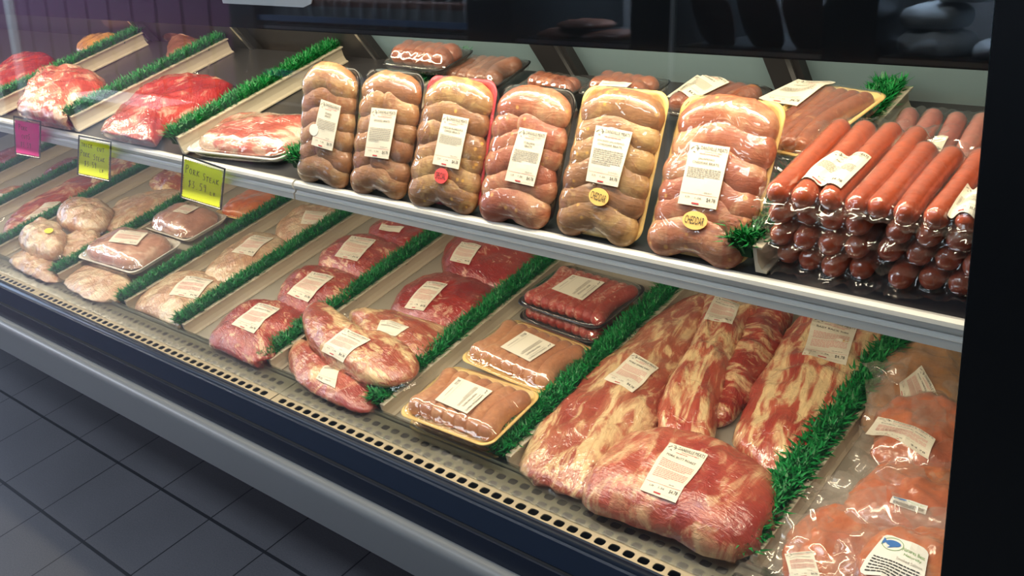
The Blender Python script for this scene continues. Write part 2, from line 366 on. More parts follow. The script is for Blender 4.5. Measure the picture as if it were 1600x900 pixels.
def make_label(root, bvh, mw, quad, art, mat0='label_paper', name='label', off=.0014, zfall=0., nx=8, corner=0, parent=None, smooth_it=3):
    """quad: four pixel corners TL,TR,BR,BL of the label; laid on the surface in the thing's own frame"""
    inv = mw.inverted(); loc = []
    for p in quad:
        o = inv @ Vector(ORG); d = (inv.to_3x3() @ Vector(ray(*p))).normalized(); h = bvh.ray_cast(o, d)
        if h[0] is None:
            t = (zfall - o.z) / d.z; loc.append(o + d * t)
        else: loc.append(h[0])
    A, Hh = art; TL, TR, BR, BL = [np.array(l) for l in loc]
    def bil(u, v): return (TL * (1 - u) + TR * u) * (1 - v) + (BL * (1 - u) + BR * u) * v
    ny = max(6, int(nx * 1.4)); Z = np.zeros((ny + 1, nx + 1)); plane = np.zeros_like(Z)
    for j in range(ny + 1):
        for i in range(nx + 1):
            q = bil(i / nx, j / ny); z = drop(bvh, q[0], q[1], q[2]); Z[j, i] = z
    for _ in range(smooth_it):
        Zp = np.pad(Z, 1, mode='edge'); av = (Zp[:-2, 1:-1] + Zp[2:, 1:-1] + Zp[1:-1, :-2] + Zp[1:-1, 2:]) / 4; Z = np.maximum(Z, av)
    def sz(u, v):
        a = min(max(u, 0), 1) * nx; b = min(max(v, 0), 1) * ny; i = min(int(a), nx - 1); j = min(int(b), ny - 1); a -= i; b -= j
        return (Z[j, i] * (1 - a) + Z[j, i + 1] * a) * (1 - b) + (Z[j + 1, i] * (1 - a) + Z[j + 1, i + 1] * a) * b
    def S(u, v, o): q = bil(u, v); return (q[0], q[1], sz(u, v) + o)
    m = MB(); r = corner
    vv = []
    for j in range(ny + 1):
        for i in range(nx + 1):
            u, v = i / nx, j / ny
            if r:  # round the corners by squeezing
                for cu, cv in ((0, 0), (1, 0), (0, 1), (1, 1)):
                    if u == cu and v == cv: u = abs(cu - r * .6); v = abs(cv - r * .6)
            vv.append(S(u, v, off))
    top = len(vv); vv += [(x, y, z - .0005) for x, y, z in vv]
    F = []
    for j in range(ny):
        for i in range(nx): a = j * (nx + 1) + i; F.append((a, a + nx + 1, a + nx + 2, a + 1))
    F2 = [tuple(i + top for i in f[::-1]) for f in F]
    m.add(vv, F + F2, 0)
    for q, f, slot in A: m.add([S(x, y / Hh, off + .0006) for x, y in q], f, slot)
    ink = [mat0] + INK[1:]
    lb = m.build(name, ink, parent or root, smooth=False)
    return lb
def oval(root, bvh, mw, cpx, rx, ry, ang, mat, text=None, name='sticker', tcol='ink_black', off=.0022):
    inv = mw.inverted(); o = inv @ Vector(ORG); d = (inv.to_3x3() @ Vector(ray(*cpx))).normalized(); h = bvh.ray_cast(o, d)
    c = h[0] if h[0] is not None else o + d * (-o.z / d.z)
    hz = lambda x, y: drop(bvh, c.x + x, c.y + y, c.z)
    gx = (hz(rx, 0) - hz(-rx, 0)) / (2 * rx) * .6; gy_ = (hz(0, ry) - hz(0, -ry)) / (2 * ry) * .6
    lift = max(0, max(hz(a_ * rx * .8, b_ * ry * .8) - c.z - gx * a_ * rx * .8 - gy_ * b_ * ry * .8 for a_, b_ in ((1, 0), (-1, 0), (0, 1), (0, -1), (0, 0))))
    def S(x, y, e):
        X = x * math.cos(ang) - y * math.sin(ang); Y = x * math.sin(ang) + y * math.cos(ang)
        return (c.x + X, c.y + Y, c.z + lift * .8 + gx * X + gy_ * Y + e)
    m = MB(); n = 28; ring = [(rx * math.cos(2 * math.pi * k / n), ry * math.sin(2 * math.pi * k / n)) for k in range(n)]
    m.add([S(0, 0, off)] + [S(x, y, off) for x, y in ring] + [S(x, y, off - .001) for x, y in ring],
          [(0, 1 + k, 1 + (k + 1) % n) for k in range(n)] + [(1 + k, 1 + n + k, 1 + n + (k + 1) % n, 1 + (k + 1) % n) for k in range(n)], 0)
    if text:
        v, f = text_mesh(text); mx = v.max(0); sc = rx * 1.55 / mx[0]; hh = ry * .85 / mx[1]
        m.add([S((x - mx[0] / 2) * sc, (y - mx[1] / 2) * hh, off + .0006) for x, y in v], f, 1)
    return m.build(name, [mat, tcol], root)

# ---------------------------------------------------------------- package builders
def closed_resample(P, n):
    P = np.array(P, float); m = len(P); out = []
    for i in range(m):
        p0, p1, p2, p3 = P[i - 1], P[i], P[(i + 1) % m], P[(i + 2) % m]
        for t in np.linspace(0, 1, 8, endpoint=False):
            out.append(.5 * ((2 * p1) + (-p0 + p2) * t + (2 * p0 - 5 * p1 + 4 * p2 - p3) * t * t + (-p0 + 3 * p1 - 3 * p2 + p3) * t ** 3))
    out = np.array(out); d = np.linalg.norm(np.roll(out, -1, 0) - out, axis=1); s = np.concatenate([[0], np.cumsum(d)]); L = s[-1]
    q = np.linspace(0, L, n, endpoint=False); o2 = np.vstack([out, out[:1]])
    return np.stack([np.interp(q, s, o2[:, k]) for k in range(2)], 1)
def frame_from(world_pts, surf, h):
    W = np.array(world_pts); c = W.mean(0); d = W[:, :2] - c[:2]
    ev, vec = np.linalg.eigh(d.T @ d); ax = vec[:, 1]; ang = math.atan2(ax[1], ax[0])
    if ang < -math.pi / 2 or ang > math.pi / 2: ang += math.pi
    z = surf.zz(c[1], h + .0015); tilt = math.atan(surf.s)
    return Matrix.Translation((c[0], c[1], z)) @ Matrix.Rotation(tilt, 4, 'X') @ Matrix.Rotation(ang, 4, 'Z')
SOLIDS = []; BAYS = {}
def settle(root, verts, free=False):
    """keep a piece inside its bay, off the front edge and pressed against (not through) what is already there"""
    if root is None: return verts
    M = root.matrix_world.copy(); Mi = M.inverted(); W = [M @ Vector(v) for v in verts]
    c = sum(W, Vector()) / len(W); up = c.z > .80
    if c.y < .7 or c.y > 1.4: return verts
    S_ = SHELF if up else DECK; xs_ = sorted(BAYS['up' if up else 'low']); fy = .774 if up else .7795
    xl = max([x for x in xs_ if x < c.x - .02], default=-9); xr = min([x for x in xs_ if x > c.x + .02], default=-.208)
    if xr != -.208: xr -= .016
    else: xr = -.209
    for p in W:
        hz_ = min(1, max(0, (p.z - S_.zz(p.y) - .012) / .012)); f2 = fy + hz_ * ((.757 if up else .742) - fy)
        if p.y < f2 + .008: p.y = f2 + .008 * math.exp((p.y - f2 - .008) / .008)
        lim = 1.672 - .554 * p.z if up else 1.30
        if p.y > lim: p.y = lim
        p.x = min(p.x, -.210)
        if not free and p.z < S_.zz(p.y) + .031 and p.y < (1.15 if up else 1.35): p.x = min(max(p.x, xl + .004), xr)
    for _ in range(1):
        lo = [min(p[i] for p in W) for i in range(3)]; hi = [max(p[i] for p in W) for i in range(3)]
        for l2, h2, bv in SOLIDS:
            if any(lo[i] > h2[i] or hi[i] < l2[i] for i in range(3)): continue
            for k, p in enumerate(W):
                if any(p[i] < l2[i] or p[i] > h2[i] for i in range(3)): continue
                q, n_, _i, d = bv.find_nearest(p)
                if q is not None and (p - q).dot(n_) < 0 and d < .009: W[k] = q + n_ * .0012
    return [tuple(Mi @ p) for p in W]
def add_solid(root, o):
    if root is None: return
    M = root.matrix_world; W = [M @ v.co for v in o.data.vertices]
    SOLIDS.append(([min(p[i] for p in W) for i in range(3)], [max(p[i] for p in W) for i in range(3)], BVHTree.FromPolygons(W, [tuple(p.vertices) for p in o.data.polygons])))
def lump(root, name, loc2d, T, mat, p=2.6, q=.55, amp=.004, nscale=30, seed=0, z0=0., flat=.35, seg=72, rings=16, ridge=None, lab=None, press=True, free=False):
    """closed solid over an outline: domed top of height T, rounded underside"""
    O = closed_resample(loc2d, seg); c = O.mean(0); v = []; f = []; sd = seed * 13.7
    rs = [0.0] + [((i + 1) / rings) ** .8 for i in range(rings)]
    prof_top = lambda r: flat + (1 - flat) * max(0., 1 - r ** p) ** q
    def place(r, k, z):
        x, y = c + (O[k] - c) * r
        return x, y, z
    v.append((c[0], c[1], z0 + T))
    for r in rs[1:]:
        for k in range(seg): v.append(place(r, k, z0 + T * prof_top(r)))
    nt = len(v)
    for r, zz in ((.985, flat * .5), (.93, flat * .18), (.86, 0.)):
        for k in range(seg): v.append(place(r, k, z0 + T * zz))
    v.append((c[0], c[1], z0))
    for k in range(seg): f.append((0, 1 + k, 1 + (k + 1) % seg))
    nr = len(rs) - 1 + 3
    for j in range(nr - 1):
        a = 1 + j * seg; b = a + seg
        for k in range(seg): f.append((a + k, b + k, b + (k + 1) % seg, a + (k + 1) % seg))
    a = 1 + (nr - 1) * seg; last = len(v) - 1
    for k in range(seg): f.append((a + k, last, a + (k + 1) % seg))
    out = []
    for i, (x, y, z) in enumerate(v):
        e = fbm((x + sd, y - sd, z), nscale) * amp
        if ridge: 
            A, fr, dirx = ridge; e += A * math.sin((x if dirx else y) * fr + 2.0 * fbm((x, y + sd, 0), 14))
        hz = (z - z0) / T
        ex = fbm((x - sd, y + sd, z + 5), nscale * .8) * amp * .8; ey = fbm((x + 3, y - sd, z + 9), nscale * .8) * amp * .8
        out.append((x + ex, y + ey, max(z0, z + e * min(1, max(0, hz * 1.6)))))
    if press: out = settle(root, out, free)
    o = mesh_obj(name, out, f, mat, root, smooth=True)
    if press: add_solid(root, o)
    if lab: o['label'] = lab
    return o
def shrink_film(root, objs, ax, ay, base, mat, name='plastic_wrap', corner=3.5, n=44, blur=10, drop_to=None, skirt=0., sknoise=.004, cx=0., cy=0., amp=0.0, seed=0, outline=None):
    """film stretched over the contents: rounded rectangle ax by ay (half sizes), or a radial outline"""
    bv = bvh_of(objs); G = []; N = n
    g = np.linspace(-1, 1, N + 1); X = np.zeros((N + 1, N + 1)); Y = X.copy(); Z = X.copy()
    for j in range(N + 1):
        for i in range(N + 1):
            a, b = g[i], g[j]; m_ = max(abs(a), abs(b))
            if m_ > 0:
                r = (abs(a) ** corner + abs(b) ** corner) ** (1 / corner); s_ = m_ / r if r > 0 else 1
                wgt = m_ ** 3; fx = a * (1 - wgt + wgt * s_); fy = b * (1 - wgt + wgt * s_)
            else: fx = fy = 0.
            sk = 1 + (skirt / min(ax, ay)) * (m_ ** 6) * (.6 + .8 * fbm((a * 2 + seed, b * 2, seed), 1.2)) if skirt else 1
            x = cx + fx * ax * sk; y = cy + fy * ay * sk; X[j, i] = x; Y[j, i] = y
            z = drop(bv, x, y, base, .6); Z[j, i] = max(z, base)
    Z0 = Z.copy()
    for _ in range(blur):
        Zp = np.pad(Z, 1, mode='edge'); av = (Zp[:-2, 1:-1] + Zp[2:, 1:-1] + Zp[1:-1, :-2] + Zp[1:-1, 2:]) / 4; Z = np.maximum(Z0, av)
        Z[0, :] = base; Z[-1, :] = base; Z[:, 0] = base; Z[:, -1] = base
    v = []
    for j in range(N + 1):
        for i in range(N + 1):
            e = .0012
            m_ = max(abs(g[i]), abs(g[j]))
            if amp: e += amp * (.5 + fbm((X[j, i] + seed, Y[j, i], seed * 3), 26)) * (.35 + m_ ** 3)
            if skirt and m_ > .8: e += sknoise * (m_ - .8) / .2 * (fbm((X[j, i] - seed, Y[j, i], 3), 40) + .4)
            v.append((X[j, i], Y[j, i], Z[j, i] + max(e, .0006)))
    F = [(j * (N + 1) + i, j * (N + 1) + i + 1, (j + 1) * (N + 1) + i + 1, (j + 1) * (N + 1) + i) for j in range(N) for i in range(N)]
    if drop_to is not None:
        bd = [i for i in range(N + 1)] + [j * (N + 1) + N for j in range(1, N + 1)] + [N * (N + 1) + i for i in range(N - 1, -1, -1)] + [j * (N + 1) for j in range(N - 1, 0, -1)]
        b0 = len(v)
        for i in bd:
            x, y, z = v[i]; v.append((cx + (x - cx) * .975, cy + (y - cy) * .975, drop_to))
        L = len(bd); F += [(bd[k], b0 + k, b0 + (k + 1) % L, bd[(k + 1) % L]) for k in range(L)]
    return mesh_obj(name, v, F, mat, root, smooth=True)
def foam_tray(root, ax, ay, ht, mat, name='foam_tray', corner=.3, z0=0.):
    n = 56; rr = min(ax, ay) * corner
    def outline(inset):
        pts = []; a = ax - inset; b = ay - inset; r = max(rr - inset * .5, .004)
        for q in range(4):
            cxx = (a - r) * (1 if q in (0, 3) else -1); cyy = (b - r) * (1 if q in (0, 1) else -1)
            for k in range(n // 4):
                t = math.pi / 2 * (q + k / (n // 4 - 1)); pts.append((cxx + r * math.cos(t), cyy + r * math.sin(t)))
        return pts
    prof = [(.016, 0), (.012, ht * .15), (.001, ht * .88), (0, ht), (.0035, ht * 1.02), (.006, ht * .93), (.014, .35 * ht), (.02, .2 * ht)]
    v = []; f = []
    for ins, z in prof: v += [(x, y, z + z0) for x, y in outline(ins)]
    for j in range(len(prof) - 1):
        for k in range(n): f.append((j * n + k, j * n + (k + 1) % n, (j + 1) * n + (k + 1) % n, (j + 1) * n + k))
    f.append(tuple(range(n))[::-1]); f.append(tuple(range((len(prof) - 1) * n, len(prof) * n)))
    return mesh_obj(name, v, f, mat, root, smooth=True)

def flange(root, L, T, seed, w_=.010, n=90):
    """thin welded film edge running round the pack"""
    O = closed_resample(L, n); c = O.mean(0); v = []; R = 5
    for j in range(R):
        t = j / (R - 1)
        for k in range(n):
            d = O[k] - c; ln = np.linalg.norm(d); u = d / ln; e = fbm((O[k][0] + seed, O[k][1], seed), 25); wd = w_ * (.5 + 1.2 * abs(e) + .5 * math.sin(k * .21 + seed))
            p = O[k] + u * (wd * t - .002); z = T * .34 * (1 - t * .75) + .006 * fbm((p[0], p[1], seed + t), 60) * t
            v.append((p[0], p[1], max(.001, z)))
    F = [(j * n + k, j * n + (k + 1) % n, (j + 1) * n + (k + 1) % n, (j + 1) * n + k) for j in range(R - 1) for k in range(n)]
    v = settle(root, v, True)
    return mesh_obj('film_edge', v, F, 'vac_film', root, smooth=True)

def vacuum_pack(kind, px, surf, T, mat, label, cat, group=None, h=0., quad=None, art=None, hm=.4, filmskirt=0., partname='meat', **kw):
    """solid vacuum-packed piece traced from its outline and set on the surface"""
    wp = [surf.pt(p, h + T * hm) for p in px]; mw = frame_from(wp, surf, h); inv = mw.inverted()
    L = [(inv @ Vector(q))[:2] for q in wp]
    root = empty(kind, mw, label, cat, group)
    fm = kw.pop('film', True); famp = kw.pop('famp', 0)
    o = lump(root, partname, L, T, mat, **kw); bv = bvh_of([o])
    if fm: flange(root, L, T, kw.get('seed', 0))
    if quad:
        qs = quad if isinstance(quad[0][0], (tuple, list)) else [quad]
        for q in qs: make_label(root, bv, mw, q, parent=o, art=art or blank_art(len(root.children) + int(abs(q[0][0])) % 7))
    return root, o, mw, bv

# ================================================================ STRUCTURE
b = MB(); b.box(-11, 3, -4.5, 4.0, -.05, 0); struct(b.build('floor', 'quarry_tile'))
b = MB(); b.box(-11, 3, -4.5, 4.0, 2.7, 2.8); struct(b.build('ceiling', 'ceiling_white'))
b = MB(); b.box(-11, 3, 4.0, 4.1, 0, 2.7); struct(b.build('wall_back', 'room_wall'))
b = MB(); b.box(3, 3.1, -4.5, 4.0, 0, 2.7); struct(b.build('wall_right', 'room_wall'))
b = MB(); b.box(-11.1, -11, -4.5, 4.0, 0, 2.7); struct(b.build('wall_left', 'room_wall'))
b = MB()
for y0, y1, z0, z1 in ((-.78, -.70, .66, 2.34), (1.90, 1.98, .66, 2.34), (-.70, 1.90, .66, .72), (-.70, 1.90, 2.28, 2.34), (.57, .63, .72, 2.28)): b.box(-10.99, -10.93, y0, y1, z0, z1)
struct(b.build('unseen_window_1', 'white_card'))  # unseen window frame, added around the daylight area light
# purple boarded wall across the aisle, seen reflected in the glass
b = MB(); x = -11.0
while x < -4.6: b.box(x + .012, x + .294, -1.93, -1.90, .001, 2.699); x += .306
b.box(-11, -4.6, -1.99, -1.93, 0, 2.7, 1)
struct(b.build('wall_purple_boards', ['purple_panel', 'seam_black']))
b = MB(); b.box(-11, 3, -4.6, -4.5, 0, 2.7); struct(b.build('wall_front', 'room_wall'))
# ================================================================ DISPLAY CASE
XL, XR = -3.6, -.24
GY0 = .7975
def gy(z): return GY0 - .112 * (H - z)
case = empty('meat_display_case', Matrix.Translation((XR, .7, 0)), 'long black refrigerated meat display case with slanted glass front and grey bumper', 'display case')
cinv = Matrix.Translation((-XR, -.7, 0))
def cpart(name, mb, mats, smooth=False, lab=None, parent=None):
    mb.v = [(x - XR, y - .7, z) for x, y, z in mb.v]
    o = mb.build(name, mats, parent or case, smooth)
    if lab: o['label'] = lab
    return o
def zr(px_y, y): # z at which the line through pixel (400,px_y) meets depth y
    d = ray(400, px_y); return H - y * (-d[2] / d[1])
zt = zr(620, .698)
b = MB(); b.extrude([(.95, .0), (.95, .27), (.668, .29), (.6675, zr(668, .6675)), (.674, zr(660, .674)), (.70, .42), (.70, .40), (1.2, .40), (1.2, .0)], XL, XR); cpart('kick_base', b, 'black_matte')
b = MB(); b.extrude([(.657, zr(703, .657) - .03), (.654, zr(703, .654)), (.664, zr(669, .664)), (.667, zr(669, .664)), (.667, zr(703, .657) - .03)], XL, XR); cpart('lower_fascia', b, 'navy_dark')
b = MB(); b.extrude([(.670, zr(662, .670)), (.679, zr(632, .679)), (.70, zr(632, .679)), (.70, zr(662, .670))], XL, XR); cpart('upper_fascia', b, 'navy_paint')
cy, cz, rr = .690, zr(626, .690), .0085
b = MB(); b.extrude([(cy + rr * math.cos(a), cz + rr * math.sin(a)) for a in np.linspace(0, 2 * math.pi, 14, endpoint=False)], XL, XR); cpart('glass_channel', b, 'navy_paint', True)
# bumper: rounded top
yb = .634; ztop = zr(704, yb + .010); zbt = zr(766, yb)
rb = .016
prof = [(.660, ztop - .002), (yb + rb + .004, ztop)] + [(yb + rb - rb * math.sin(a), ztop - rb + rb * math.cos(a)) for a in np.linspace(0, math.pi / 2, 9)] + [(yb - .001, (ztop + zbt) / 2), (yb, zbt + .004), (yb + .004, zbt), (.660, zbt)]
b = MB(); b.extrude(prof, XL, XR + .2); bo = cpart('bumper_rail', b, 'bumper_grey', True); bo.modifiers.new('edges', 'EDGE_SPLIT').split_angle = math.radians(40)
# perforated air grille: real slots in two lengths
def grille(x0, x1):
    pitch = .0222; n = int((x1 - x0 - .012) / pitch); m = MB(); z = .4775
    ys = [.6985, .7215, .7390, .7565, .772]; hw, hh = .0077, .0058
    xs0 = x0 + ((x1 - x0) - n * pitch) / 2
    m.box(x0, xs0, ys[0], ys[-1], z - .0015, z); m.box(xs0 + n * pitch, x1, ys[0], ys[-1], z - .0015, z)
    rows = [.7205, .7380, .7555]; edges = [.6985, .72925, .74675, .772]
    for r, yc in enumerate(rows):
        sh = (pitch / 2 if r % 2 else 0)
        for i in range(n):
            cx = xs0 + (i + .5) * pitch; a0, a1, c0, c1 = xs0 + i * pitch, xs0 + (i + 1) * pitch, edges[r], edges[r + 1]
            K = 16; v = []
            hole = [(math.copysign(abs(math.cos(t)) ** .6, math.cos(t)) * hw + cx, math.copysign(abs(math.sin(t)) ** .6, math.sin(t)) * hh + yc) for t in [2 * math.pi * (k + .5) / K for k in range(K)]]
            out = []
            for k in range(K):
                t = 2 * math.pi * (k + .5) / K; cxx, sxx = math.cos(t), math.sin(t); s_ = 1 / max(abs(cxx), abs(sxx))
                u, w_ = cxx * s_, sxx * s_
                out.append(((a1 - a0) / 2 * u + (a0 + a1) / 2, (c1 - yc) * w_ + yc if w_ > 0 else (yc - c0) * w_ + yc))
            v = [(x, y, z) for x, y in out] + [(x, y, z) for x, y in hole] + [(x, y, z - .0015) for x, y in hole]
            f = [(k, (k + 1) % K, K + (k + 1) % K, K + k) for k in range(K)] + [(K + k, K + (k + 1) % K, 2 * K + (k + 1) % K, 2 * K + k) for k in range(K)]
            # corners of the cell
            m.add(v, f, 0)
            cs = [((a1), c1), (a0, c1), (a0, c0), (a1, c0)]; idx = [(1, 2), (5, 6), (9, 10), (13, 14)]
            for (px_, py_), (i0, i1) in zip(cs, idx):
                m.add([(out[i0][0], out[i0][1], z), (px_, py_, z), (out[i1][0], out[i1][1], z)], [(0, 1, 2)], 0)
    return m
xj = onz((421, 625), .4775)[0]
for x0, x1 in ((XL, xj - .9), (xj - .898, xj - .0015), (xj + .0015, XR)): cpart('air_grille', grille(x0, x1), 'pale_grille')
b = MB(); b.extrude([(.70, .475), (.70, .43), (.775, .43), (.775, .468), (.772, .468), (.772, .434), (.703, .434), (.703, .475)], XL, XR); cpart('air_duct', b, 'hole_dark')
b = MB(); b.extrude([(.731, .4795), (.734, .4790), (.775, .4875), (.775, .4895)], XL, XR); cpart('clear_front_lip', b, 'clear_lip')
b = MB(); b.extrude([(.7735, .462), (.7765, .462), (.7765, .4845), (.7735, .4845)], XL, XR); cpart('deck_front_edge', b, 'steel')
# lower deck and rear inside wall
b = MB(); b.extrude([(DY, DECK.zz(DY)), (1.36, DECK.zz(1.36)), (1.36, DECK.zz(1.36) - .03), (DY, DECK.zz(DY) - .03)], XL, -.2055); deck = cpart('lower_deck', b, 'deck_white')
b = MB(); b.extrude([(1.36, .45), (1.36, .80), (1.18, .90), (1.18, .87), (1.33, .79), (1.33, .45)], XL, -.2055); cpart('inner_rear_wall', b, 'deck_white')
# upper shelf deck, lip in two lengths with its own fluted profile
yl = .765
b = MB(); b.extrude([(yl + .006, SHELF.zz(yl) - .002), (1.17, SHELF.zz(1.17)), (1.17, SHELF.zz(1.17) - .02), (yl + .01, SHELF.zz(yl) - .022)], XL, -.2055); ush = cpart('upper_shelf', b, 'shelf_dark')
z1 = H - yl / 1.5675; yb2 = .757; z2 = H - yb2 / 1.4741
lip = [(yl + .012, z1 - .004), (yl + .010, z1 - .0005), (yl + .004, z1 + .0012), (yl - .001, z1 - .0005), (yl - .003, z1 - .004), (yl - .003, z1 - .008), (yl + .0005, z1 - .0125), (yl - .001, z2 + .0105), (yl - .0045, z2 + .0095), (yl - .0045, z2 + .008), (yl - .006, z2 + .001), (yl - .0035, z2 - .0005), (yl + .012, z2 - .0005)]
xs = ony((463, 300), yl)[0]
for x0, x1 in ((XL, xs - .002), (xs + .002, XR)):
    b = MB(); b.extrude(lip, x0, x1); cpart('shelf_lip', b, 'lip_aluminium', parent=ush)
# lamp tubes of the case
for nm, y, z in (('canopy_lamp', .81, 1.279), ('shelf_lamp', .80, .857)):
    b = MB(); b.box(-3.3, -.3, y - .02, y + .02, z - .004, z + .004); 
    cpart(nm, b, 'deck_white')
# canopy: black box above the products, behind the glass
b = MB(); b.extrude([(.778, 1.1005), (.778, 1.55), (1.25, 1.55), (1.25, 1.10), (1.24, 1.10), (1.24, 1.30), (.783, 1.30), (.783, 1.1005)], XL, -.2055); cpart('canopy', b, 'black_coated')
# slanted rear doors: pale panels right, dark glass left
wl = lambda p: onplane(p, (0, 1, .554), 1.69)
def rearx(px, py): return wl((px, py))[0]
wy = lambda z: 1.69 - .554 * z
xsplit = rearx(575, 63)
def slab(x0, x1, t0, t1, za, zb, mb, m=0):
    mb.extrude([(wy(za) + t0, za), (wy(zb) + t0, zb), (wy(zb) + t1, zb), (wy(za) + t1, za)], x0, x1, m)
b = MB(); slab(xsplit, -.2055, .004, .02, .88, 1.26, b); cpart('rear_door_panel', b, 'rear_panel')
b = MB(); slab(XL, xsplit, .004, .02, .88, 1.26, b); cpart('rear_door_panel', b, 'rear_dark', lab='dark rear door panel')
for p0, p1 in (((850, 92), (905, 97)), ((1206, 105), (1262, 112)), ((535, 60), (585, 66)), ((338, 47), (385, 50)), ((170, 36), (225, 42))):
    b = MB(); slab(rearx(*p0), rearx(*p1), -.012, .006, .88, 1.26, b); slab(rearx(*p1) - .016, rearx(*p1) - .009, -.016, -.012, .88, 1.26, b, 1); cpart('door_frame', b, ['rear_dark', 'aluminium'])
# end post at the right
b = MB(); b.extrude([(.62, 0), (.62, .40), (gy(.44) - .006, .44), (gy(1.5) - .006, 1.5), (gy(1.5) + .004, 1.5), (gy(.9) + .006, .9), (gy(.44) + .010, .44), (.70, .40), (.70, 0)], -.239, -.205)
cpart('corner_post', b, 'black_coated')
b = MB(); b.extrude([(.612, 0), (.612, .40), (gy(.44) - .014, .44), (gy(1.5) - .014, 1.5), (1.4, 1.5), (1.4, 0)], -.2049, .05)
cpart('end_panel', b, 'black_coated')
# glass panes
for x0, x1 in ((XL, -.2405),):
    b = MB(); za, zb = .474, 1.5
    b.extrude([(gy(za) - .003, za), (gy(za) + .003, za), (gy(zb) + .003, zb), (gy(zb) - .003, zb)], x0, x1); b.mi[-1] = 1; b.mi[-2] = 1; b.mi[0] = 1; b.mi[2] = 1
    cpart('glass_pane', b, ['case_glass', 'glass_edge'])
BAYS['low'] = [-.479, -.866, -1.135, -1.434, -1.717, -1.94, -2.244, -2.584, -2.86, -3.14]; BAYS['up'] = [-1.165, -1.492, -1.859, -2.198]
# ================================================================ PRICE SIGNS
STR = {'P': [[(0, 1), (.02, 0)], [(0, .05), (.45, .0), (.62, .2), (.4, .45), (.05, .5)]], 'O': [[(.3, .3), (.08, .5), (.1, .85), (.4, .98), (.62, .7), (.5, .4), (.3, .3)]],
 'R': [[(.05, 1), (.05, .35)], [(.05, .4), (.45, .35), (.5, .55), (.1, .68), (.6, 1)]], 'K': [[(.08, .3), (.08, 1)], [(.6, .3), (.1, .68), (.65, 1.0)]],
 'S': [[(.65, .08), (.3, 0), (.1, .25), (.55, .6), (.5, .92), (.0, .9)]], 'T': [[(0, .35), (.7, .32)], [(.35, .35), (.33, 1)]], 'E': [[(.55, .35), (.1, .35), (.08, 1), (.55, 1)], [(.1, .66), (.45, .66)]],
 'A': [[(0, 1), (.3, .35), (.6, 1)], [(.12, .75), (.5, .75)]], 'H': [[(.05, .3), (.05, 1)], [(.55, .3), (.55, 1)], [(.05, .65), (.55, .65)]], 'I': [[(.3, .3), (.3, 1)]], 'C': [[(.6, .38), (.2, .35), (.05, .7), (.25, 1), (.6, .95)]],
 'U': [[(.05, .35), (.08, .85), (.3, 1), (.52, .85), (.55, .35)]], '$': [[(.6, .15), (.1, .2), (.55, .6), (.1, .85)], [(.35, 0), (.3, 1)]], '3': [[(.1, .1), (.5, .08), (.25, .42), (.55, .65), (.4, .95), (.05, .9)]],
 '.': [[(.2, .95), (.3, 1)]], '5': [[(.6, .08), (.15, .08), (.12, .42), (.5, .5), (.5, .9), (.05, .95)]], '9': [[(.5, .35), (.15, .4), (.15, .1), (.5, .08), (.52, .5), (.45, 1)]], '2': [[(.1, .15), (.4, .05), (.5, .35), (.05, .95), (.6, .92)]],
 'L': [[(.1, .3), (.08, 1), (.5, .98)]], 'B': [[(.1, .3), (.1, 1), (.5, .85), (.15, .65), (.45, .45), (.1, .3)]], '7': [[(.05, .1), (.6, .08), (.25, 1)]], 'N': [[(.05, 1), (.05, .35), (.55, 1), (.55, .35)]]}
def sign(quad, card, lines, label, ywr):
    W4 = [Vector(ony(p, .7515)) for p in quad]; c = sum(W4, Vector()) / 4
    root = empty('price_sign', Matrix.Translation(c), label, 'price sign', None)
    TL, TR, BR, BL = [p - c for p in W4]
    def S(u, v, e): q = (TL * (1 - u) + TR * u) * (1 - v) + (BL * (1 - u) + BR * u) * v; return (q.x, q.y - e, q.z)
    m = MB(); fr = .045
    for a0, a1, b0, b1 in ((-.01, 1.01, -.02, .012), (-.01, 1.01, .99, 1.01), (-.01, .012, -.02, 1.01), (.988, 1.01, -.02, 1.01)):
        m.add([S(a0, b0, 0), S(a1, b0, 0), S(a1, b1, 0), S(a0, b1, 0), S(a0, b0, .0016), S(a1, b0, .0016), S(a1, b1, .0016), S(a0, b1, .0016)], [(4, 5, 6, 7), (0, 3, 2, 1), (0, 1, 5, 4), (1, 2, 6, 5), (2, 3, 7, 6), (3, 0, 4, 7)], 0)
    m.build('sign_holder', 'holder_dark', root)
    # zigzag card with wavy sides
    m = MB(); n = 17; out = []
    for i in range(n * 2 + 1): out.append((.03 + .94 * i / (2 * n), .055 + (.03 if i % 2 else 0)))
    for i in range(1, n * 2): out.append((.975 - (.022 if i % 2 else 0) - .006 * math.sin(i * .5), .055 + .915 * i / (2 * n)))
    for i in range(n * 2, -1, -1): out.append((.03 + .94 * i / (2 * n), .972 - (.03 if i % 2 else 0)))
    for i in range(n * 2 - 1, 0, -1): out.append((.025 + (.022 if i % 2 else 0) + .006 * math.sin(i * .5), .055 + .915 * i / (2 * n)))
    N = len(out); m.add([S(.5, .5, .0012)] + [S(u, v, .0012) for u, v in out], [(0, 1 + (k + 1) % N, 1 + k) for k in range(N)], 0)
    for txt, x0, y0, sz, adv in lines:
        x = x0
        for ch in txt:
            for st in STR.get(ch, []):
                A = []; art_stroke(A, [(x + px_ * sz * adv, y0 + py_ * sz) for px_, py_ in st], .013, 1)
                for q, f, s_ in A: m.add([S(a, b_, .0018) for a, b_ in q], f, 1)
            x += sz * adv * (.95 if ch != ' ' else .7)
    m.build('paper_card', [card, 'ink_black'], root)
    return root
